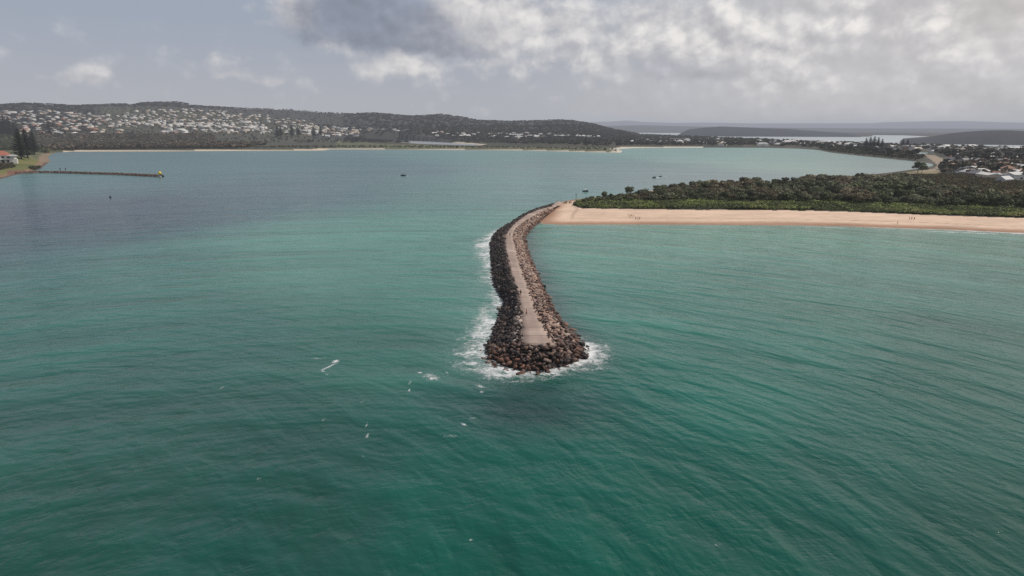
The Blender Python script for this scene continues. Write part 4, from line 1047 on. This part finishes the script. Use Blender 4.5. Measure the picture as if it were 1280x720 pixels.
# slender beacon pole on the sandy point
p = hit(720, 251); t = empty('beacon_pole', p, 0, 'slender dark beacon pole on the channel edge of the sandy point', 'pole')
bm = bmesh.new(); add_tube(bm, [(0, 0, -.5), (0, 0, 4.2)], [.14, .09], 8); link('post', bm_mesh('post', bm, (M_blk,)), t)
bm = bmesh.new(); add_box(bm, (0, 0, 4.4), (.7, .12, .7)); link('topmark', bm_mesh('topmark', bm, (M_blk,)), t)

# ------------------------------------------------------------------ boats
def hull_bm(L, B, D):
    bm = bmesh.new(); secs = []
    for k in range(11):
        f = k / 10; x = -L / 2 + L * f; w = B / 2 * (1 if f < .45 else max(1 - ((f - .45) / .55) ** 2.2, .02)); sh = D * (1 + .35 * f ** 2)
        kx = -.35 * D * (1 - max(f - .6, 0) / .4) if f > .6 else -.35 * D
        secs.append([bm.verts.new(p) for p in ((x, -w, sh), (x, -w * .85, D * .2), (x, 0, kx), (x, w * .85, D * .2), (x, w, sh), (x, w * .9, sh - .02), (x, w * .75, D * .42), (x, -w * .75, D * .42), (x, -w * .9, sh - .02))])
    for a_, b_ in zip(secs, secs[1:]):
        for i in range(9): bm.faces.new((a_[i], b_[i], b_[(i + 1) % 9], a_[(i + 1) % 9]))
    bm.faces.new(secs[0]); bm.faces.new(secs[-1][::-1]); bmesh.ops.recalc_face_normals(bm, faces=bm.faces)
    return bm
M_hullw = simple('white_gelcoat', (.78, .78, .77), .3, .04, 1); M_hulld = simple('dark_blue_hull', (.025, .03, .045), .35, .08, 1); M_canvas = simple('white_canvas', (.80, .80, .78), .8, .05, 1)
def boat(px, py, L, hullmat, rz, label, canopy=True, mat2=None):
    p = at(px, py); t = empty('motor_boat', (p[0], p[1], 0.0), rz, label, 'boat')
    bm = hull_bm(L, L * .36, L * .15); link('hull', bm_mesh('hull', bm, (hullmat,), False), t)
    bm = bmesh.new(); add_box(bm, (L * .12, 0, L * .17), (L * .3, L * .26, L * .1)); add_box(bm, (-L * .2, 0, L * .13), (L * .1, L * .24, L * .1)); link('console', bm_mesh('console', bm, (M_hullw if hullmat is not M_hulld else M_blk,)), t)
    bm = bmesh.new(); add_box(bm, (L * .1, 0, L * .27), (L * .03, L * .25, L * .12)); link('windscreen', bm_mesh('windscreen', bm, (M_glass,)), t)
    bm = bmesh.new(); add_box(bm, (-L * .53, 0, L * .16), (L * .07, L * .09, L * .18)); add_box(bm, (-L * .53, 0, L * .02), (L * .04, L * .04, L * .2)); link('outboard_motor', bm_mesh('outboard_motor', bm, (M_blk,)), t)
    if canopy:
        c = link('canopy', None, t) if False else None
        bm = bmesh.new(); vs = add_box(bm, (-L * .04, 0, L * .42), (L * .46, L * .34, L * .035)); bmesh.ops.bevel(bm, geom=list(bm.edges), offset=L * .012, segments=1, affect='EDGES')
        c = link('canopy', bm_mesh('canopy', bm, (mat2 or M_canvas,)), t)
        for sx_ in (-.22, .14):
            for sy_ in (-.15, .15):
                bm = bmesh.new(); add_tube(bm, [(L * sx_, L * sy_, L * .14), (L * sx_, L * sy_, L * .41)], L * .008, 6); link('strut', bm_mesh('strut', bm, (M_blk,)), c)
    return t
boat(732, 239.5, 4.8, M_hulld, .15, 'small dark hulled motor boat with white canopy off the sandy point')
boat(818, 222.5, 4.6, M_hulld, .6, 'dark motor boat with a white wake in the channel beyond the wood', True, M_blk)
boat(825.5, 220.8, 3.4, M_hulld, .3, 'smaller dark boat just behind the other in the channel beyond the wood', False)
boat(504, 219.8, 5.4, M_hulld, 3.2, 'low dark motor boat alone in the middle of the channel', True, M_blk)
# wakes
FV, FF, FA = [], [], []; foff = 0
for c in [(823, 222.2, 5, .9, .1, .95), (832, 220.8, 4, .6, .1, .8), (510, 219.9, 3, .7, 0, .7), (815, 217, 4, .5, 0, .55)]: cap(*c)
fo = link('boat_wakes', np_mesh('boat_wakes', np.concatenate(FV), np.concatenate(FF), (M_foam,), False, None, {'foam': np.concatenate(FA)})); tag(fo, 'short white wakes trailing the boats in the channel', 'wakes', kind='stuff')
p = at(138, 247); t = empty('mooring_buoy', (p[0], p[1], 0), 0, 'small dark buoy floating in the shaded water on the left', 'buoy')
bm = bmesh.new(); bmesh.ops.create_uvsphere(bm, u_segments=14, v_segments=10, radius=.75, matrix=Matrix.Translation((0, 0, .3))); link('float', bm_mesh('float', bm, (M_blk,), True), t)
bm = bmesh.new(); add_tube(bm, [(0, 0, .9), (0, 0, 2.0)], [.3, .12], 8); link('topmark', bm_mesh('topmark', bm, (M_blk,)), t)

# ------------------------------------------------------------------ people
def skin_mesh(name, verts, edges, radii, mat, sub=2, root=0):
    me = bpy.data.meshes.new(name); me.from_pydata(verts, edges, []); o = bpy.data.objects.new(name, me); C.objects.link(o)
    md = o.modifiers.new('Skin', 'SKIN'); md.use_smooth_shade = True
    for i, r in enumerate(radii): me.skin_vertices[0].data[i].radius = (r if hasattr(r, '__len__') else (r, r))
    me.skin_vertices[0].data[root].use_root = True
    s = o.modifiers.new('Subdivision', 'SUBSURF'); s.levels = sub; s.render_levels = sub
    dg = bpy.context.evaluated_depsgraph_get(); dg.update()
    ev = bpy.data.meshes.new_from_object(o.evaluated_get(dg)); bpy.data.objects.remove(o)
    ev.name = name; ev.materials.clear(); ev.materials.append(mat)
    return ev
def figure(stride, mats):
    a = stride
    V = [(0, 0, .95), (0, 0, 1.15), (0, .01, 1.38), (0, .01, 1.50), (0, -.01, 1.60), (0, -.02, 1.72),
         (.10, 0, .90), (.11, -a * .5, .50), (.11, -a * .7 + .06, .08), (.11, -a * .7 - .12, .04),
         (-.10, 0, .90), (-.11, a * .45, .50), (-.11, a * .85 + .04, .08), (-.11, a * .85 - .14, .04),
         (.19, .01, 1.42), (.23, a * .3, 1.14), (.24, a * .35 - .08, .88), (.24, a * .35 - .10, .80),
         (-.19, .01, 1.42), (-.23, -a * .3, 1.14), (-.24, -a * .35 - .08, .88), (-.24, -a * .35 - .10, .80)]
    E = [(0, 1), (1, 2), (2, 3), (3, 4), (4, 5), (0, 6), (6, 7), (7, 8), (8, 9), (0, 10), (10, 11), (11, 12), (12, 13), (2, 14), (14, 15), (15, 16), (16, 17), (2, 18), (18, 19), (19, 20), (20, 21)]
    R_ = [(.15, .11), (.14, .10), (.15, .10), .06, (.085, .10), (.08, .095), .09, .06, .04, .035, .09, .06, .04, .035, .06, .042, .03, .035, .06, .042, .03, .035]
    body = skin_mesh('body', V, E, R_, mats[0])
    shirt = skin_mesh('shirt', [V[0], V[1], V[2], (0, .01, 1.46), V[14], ((V[14][0] + V[15][0]) / 2, a * .15, 1.28), V[18], ((V[18][0] + V[19][0]) / 2, -a * .15, 1.28)], [(0, 1), (1, 2), (2, 3), (2, 4), (4, 5), (2, 6), (6, 7)], [(.165, .125), (.155, .115), (.165, .115), .08, .075, .06, .075, .06], mats[1])
    shorts = skin_mesh('shorts', [V[0], V[6], (.11, -a * .33, .62), V[10], (-.11, a * .30, .62)], [(0, 1), (1, 2), (0, 3), (3, 4)], [(.165, .125), .11, .09, .11, .09], mats[2])
    bm = bmesh.new(); bmesh.ops.create_uvsphere(bm, u_segments=14, v_segments=10, radius=1, matrix=Matrix.Translation((0, .01, 1.70)) @ Matrix.Diagonal((.095, .115, .115, 1)))
    bmesh.ops.delete(bm, geom=[v for v in bm.verts if v.co.z < 1.68 and v.co.y < .03 or v.co.z < 1.62], context='VERTS')
    return body, shirt, shorts, bm_mesh('hair', bm, (mats[3],), True)
M_skin = simple('tanned_skin', (.36, .22, .15), .6, .05, 3); M_hair = simple('brown_hair', (.03, .02, .015), .7, .1, 8)
cl = {'navy': simple('navy_cloth', (.02, .025, .05), .9, .1, 5), 'black': simple('black_cloth', (.02, .02, .02), .9, .1, 5), 'white': simple('white_cloth', (.7, .7, .68), .9, .05, 5), 'red': simple('red_cloth', (.35, .05, .04), .9, .1, 5), 'grey': simple('grey_cloth', (.15, .15, .16), .9, .1, 5)}
figs = {}
def person(pos, rz, shirt, shorts, stride, label, group=None):
    if stride not in figs: figs[stride] = figure(stride, (M_skin, None, None, M_hair))
    b_, s_, h_, hr = figs[stride]
    t = empty('person', pos, rz, label, 'person', group); link('body', b_, t); link('hair', hr, t)
    for nm, me, c in (('shirt', s_, shirt), ('shorts', h_, shorts)):
        key = nm + c + str(stride)
        if key not in figs: m_ = me.copy(); m_.materials.clear(); m_.materials.append(cl[c]); figs[key] = m_
        link(nm, figs[key], t)
def pz(px, py, z=ZC): return at(px, py, z + .004)
person(pz(637.4, 296), 2.6, 'black', 'navy', .25, 'person in dark clothes walking on the breakwater path near its bend')
person(pz(639.0, 284), .4, 'black', 'black', .25, 'person in dark clothes on the far side of the breakwater bend')
person(pz(650.8, 369.5), .3, 'black', 'navy', .0, 'person in dark clothes standing at the left edge of the path above its end')
person(pz(658, 395), 1.2, 'red', 'navy', .25, 'person in a red top on the path closest to its seaward end')
BP = [(785, 271.2, 'grey', 'navy', .0), (787.2, 272, 'navy', 'black', .25), (788.8, 272, 'black', 'black', .25), (791.3, 272.4, 'grey', 'red', .0), (794.5, 274.6, 'grey', 'navy', .25), (797.4, 274.8, 'navy', 'grey', .0), (799.5, 275, 'black', 'black', .25)]
for px, py, a_, b_, st in BP:
    g0 = px < 793
    person(hit(px, py), random.uniform(0, 6), a_, b_, st, 'beach goer of the loose knot of four on the upper sand' if g0 else 'beach goer of the row of three nearer the water', 'beach goers on the upper sand' if g0 else 'beach goers nearer the water')
person(hit(1121.8, 280.6), 1.0, 'navy', 'black', .25, 'person in dark clothes walking alone at the wet edge of the sand')
for px, py in [(1136.8, 275.0), (1139.5, 275.4), (1142.6, 275.6)]:
    person(hit(px, py), random.uniform(0, 6), 'grey', 'navy', .25, 'person of the three strolling below the scrub on the right half of the beach', 'strollers on the right half of the beach')

# ------------------------------------------------------------------ haze (thin absorbing volume; added glow stands in for scattered light)
SIG = 1 / 17000
HZC = lin(171, 174, 182)
m = bpy.data.materials.new('air_haze'); m.use_nodes = True; nt = NT(m.node_tree); nt.n.clear()
out = nt.new('ShaderNodeOutputMaterial'); va = nt.new('ShaderNodeVolumeAbsorption'); va.inputs['Color'].default_value = (0, 0, 0, 1); va.inputs['Density'].default_value = SIG
em = nt.new('ShaderNodeEmission'); em.inputs['Color'].default_value = (*HZC, 1); em.inputs['Strength'].default_value = SIG
ad = nt.new('ShaderNodeAddShader'); nt.l.new(va.outputs[0], ad.inputs[0]); nt.l.new(em.outputs[0], ad.inputs[1]); nt.l.new(ad.outputs[0], out.inputs['Volume'])
bm = bmesh.new(); bmesh.ops.create_cone(bm, cap_ends=True, segments=64, radius1=65000, radius2=65000, depth=345, matrix=Matrix.Translation((0, 0, 167.5)))
o = link('haze', bm_mesh('haze', bm, (m,))); tag(o, 'thin grey sea haze filling the air', kind='structure')

# ------------------------------------------------------------------ light
SUN_AZ, SUN_EL = 72.0, 50.0
sd = bpy.data.lights.new('sun', 'SUN'); sd.energy = 3.4; sd.angle = math.radians(.53); sd.color = (1, .94, .86)
so = bpy.data.objects.new('sun', sd); C.objects.link(so)
dv = Vector((math.sin(math.radians(SUN_AZ)) * math.cos(math.radians(SUN_EL)), math.cos(math.radians(SUN_AZ)) * math.cos(math.radians(SUN_EL)), math.sin(math.radians(SUN_EL))))
so.rotation_euler = dv.to_track_quat('Z', 'Y').to_euler(); so.location = dv * 500

W = bpy.data.worlds.new('World'); scene.world = W; W.use_nodes = True
nt = NT(W.node_tree); nt.n.clear(); out = nt.new('ShaderNodeOutputWorld')
sky = nt.new('ShaderNodeTexSky', sky_type='NISHITA'); sky.sun_disc = False; sky.sun_elevation = math.radians(SUN_EL); sky.sun_rotation = math.radians(SUN_AZ)
sky.air_density = 1.2; sky.dust_density = 2.5
b1 = nt.new('ShaderNodeBackground'); b1.inputs[1].default_value = .06; nt.l.new(sky.outputs[0], b1.inputs[0])
D = nt.new('ShaderNodeTexCoord').outputs['Generated']
dx, dy, dz = nt.sep(D)
az = nt.m('MULTIPLY', nt.m('ARCTAN2', dx, dy), 57.2958); el = nt.m('MULTIPLY', nt.m('ARCSINE', dz), 57.2958)
P0 = nt.xyz(az, el, 0.0)
wn = nt.noise(P0, .30, 4, .6, 0, True)
Pw_ = nt.v('ADD', P0, nt.v('MULTIPLY', nt.v('SUBTRACT', wn, (.5, .5, .5)), (5.0, 3.4, 0)))
def azel(px, py):
    x, y, z = ray(px, py); return math.degrees(math.atan2(x, y)), math.degrees(math.asin(z / math.sqrt(x * x + y * y + z * z)))
def blob(px, py, sx_, sy_, amp, vec=None):
    a_, e_ = azel(px, py); k = .0665
    d = nt.v('MULTIPLY', nt.v('SUBTRACT', vec or Pw_, (a_, e_, 0)), (1 / (sx_ * k), 1 / (sy_ * k), 0))
    return nt.m('MULTIPLY', nt.m('EXPONENT', nt.m('MULTIPLY', nt.v('DOT_PRODUCT', d, d), -1.0)), amp)
def total(L, vec=None):
    s_ = None
    for a_ in L:
        v_ = blob(*a_, vec); s_ = v_ if s_ is None else nt.m('ADD', s_, v_)
    return s_
def cloudn(vec):
    f = nt.noise(vec, .28, 5, .52, .1)
    wv = nt.v('ADD', vec, nt.v('MULTIPLY', nt.v('SUBTRACT', nt.noise(vec, .9, 2, .6, 0, True), (.5, .5, .5)), (1.5, 1.5, 0)))
    tot = nt.m('MULTIPLY', f, .80)
    for sc_, am in ((.30, .30), (.80, .15)):
        vo = nt.new('ShaderNodeTexVoronoi', feature='F1', voronoi_dimensions='2D'); nt.put(vo.inputs['Vector'], wv); vo.inputs['Scale'].default_value = sc_
        tot = nt.m('ADD', tot, nt.m('MULTIPLY', nt.m('SUBTRACT', .85, vo.outputs['Distance']), am))
    return tot
cs = nt.v('MULTIPLY', P0, (1.0, 1.2, 0))
n1 = cloudn(cs); n1b = cloudn(nt.v('ADD', cs, (.45, .80, 0)))
lit = nt.m('MULTIPLY', nt.m('SUBTRACT', n1, n1b), 2.0)
# base gradient
base = nt.mix(nt.ss(el, 0.0, 9.0), lin(176, 178, 184), lin(157, 167, 183))
right = nt.ss(az, -6.0, 30.0)
base = nt.mix(nt.m('MULTIPLY', right, .85), base, lin(207, 204, 203))
base = nt.mix(nt.ss(el, 12.0, 60.0), base, lin(150, 158, 174))
cor = nt.m('MULTIPLY', nt.ss(az, 24.0, 36.0), nt.ss(el, 3.0, 8.0)); base = nt.mix(nt.m('MULTIPLY', cor, .7), base, lin(203, 197, 195))
# bright cumulus
BR = [(365, 8, 30, 26, .75), (595, 35, 75, 36, .85), (640, 15, 80, 30, .6), (425, 66, 26, 18, .5), (500, 80, 42, 20, .55), (305, 97, 45, 11, .52), (112, 92, 32, 15, .5), (55, 101, 45, 8, .25), (570, 92, 60, 12, .35),
      (760, 50, 70, 40, .50), (880, 35, 80, 40, .60), (960, 55, 60, 30, .55), (1090, 20, 90, 30, .45), (700, 80, 60, 18, .40), (1180, 60, 60, 40, .35), (1000, 95, 70, 12, .3)]
mb = nt.ss(nt.m('ADD', total(BR), nt.m('MULTIPLY', nt.m('SUBTRACT', n1, .61), 1.3)), .05, .80)
bc = nt.mix(nt.m('ADD', nt.m('MULTIPLY', lit, 1.5), .55, clamp=True), lin(188, 187, 191), lin(242, 238, 233))
col = nt.mix(nt.m('MULTIPLY', mb, .85), base, bc)
DK = [(450, 18, 85, 34, .95), (535, 45, 75, 26, .8), (410, 30, 45, 22, .5), (590, 68, 50, 10, .45), (805, 84, 70, 14, .42), (890, 96, 60, 10, .52), (1090, 76, 60, 12, .38), (730, 30, 40, 20, .22), (1000, 20, 50, 16, .22), (620, 100, 50, 8, .2)]
md = nt.ss(nt.m('ADD', total(DK), nt.m('MULTIPLY', nt.m('SUBTRACT', n1, .61), .9)), .10, .85)
dc = nt.mix(nt.ss(az, -10.0, 15.0), lin(130, 137, 153), lin(160, 162, 172))
dc = nt.v('SCALE', dc, sc=nt.m('ADD', 1.0, nt.m('MULTIPLY', lit, .45)))
col = nt.mix(nt.m('MULTIPLY', md, .80), col, dc)
# general mottled cover on the right
gen = nt.m('MULTIPLY', nt.m('MULTIPLY_ADD', n1, .32, -.18), nt.m('MULTIPLY_ADD', right, .8, .15))
col = nt.v('SCALE', col, sc=nt.m('ADD', 1.0, nt.m('ADD', gen, nt.m('MULTIPLY', nt.m('MULTIPLY', lit, right), .16))))
b2 = nt.new('ShaderNodeBackground'); b2.inputs[1].default_value = 1.0; nt.put(b2.inputs[0], col)
cov = nt.ss(el, 10.0, 70.0, 1.0, .55)
mx = nt.new('ShaderNodeMixShader'); nt.put(mx.inputs[0], cov); nt.l.new(b1.outputs[0], mx.inputs[1]); nt.l.new(b2.outputs[0], mx.inputs[2]); nt.l.new(mx.outputs[0], out.inputs[0])

# ------------------------------------------------------------------ camera and render settings
cd = bpy.data.cameras.new('camera'); cd.sensor_width = 36; cd.lens = 36 * F / 1280; cd.clip_start = .5; cd.clip_end = 200000
co = bpy.data.objects.new('camera', cd); C.objects.link(co); co.location = (0, 0, CH); co.rotation_euler = (math.pi / 2 - TILT, 0, 0)
scene.camera = co
scene.render.engine = 'CYCLES'
scene.view_settings.view_transform = 'Standard'; scene.view_settings.look = 'None'; scene.view_settings.exposure = 0; scene.view_settings.gamma = 1
scene.cycles.use_denoising = False
try: scene.cycles.denoiser = 'OPENIMAGEDENOISE'
except Exception: pass
scene.cycles.max_bounces = 6; scene.cycles.transparent_max_bounces = 12
scene.cycles.sample_clamp_indirect = 4.0
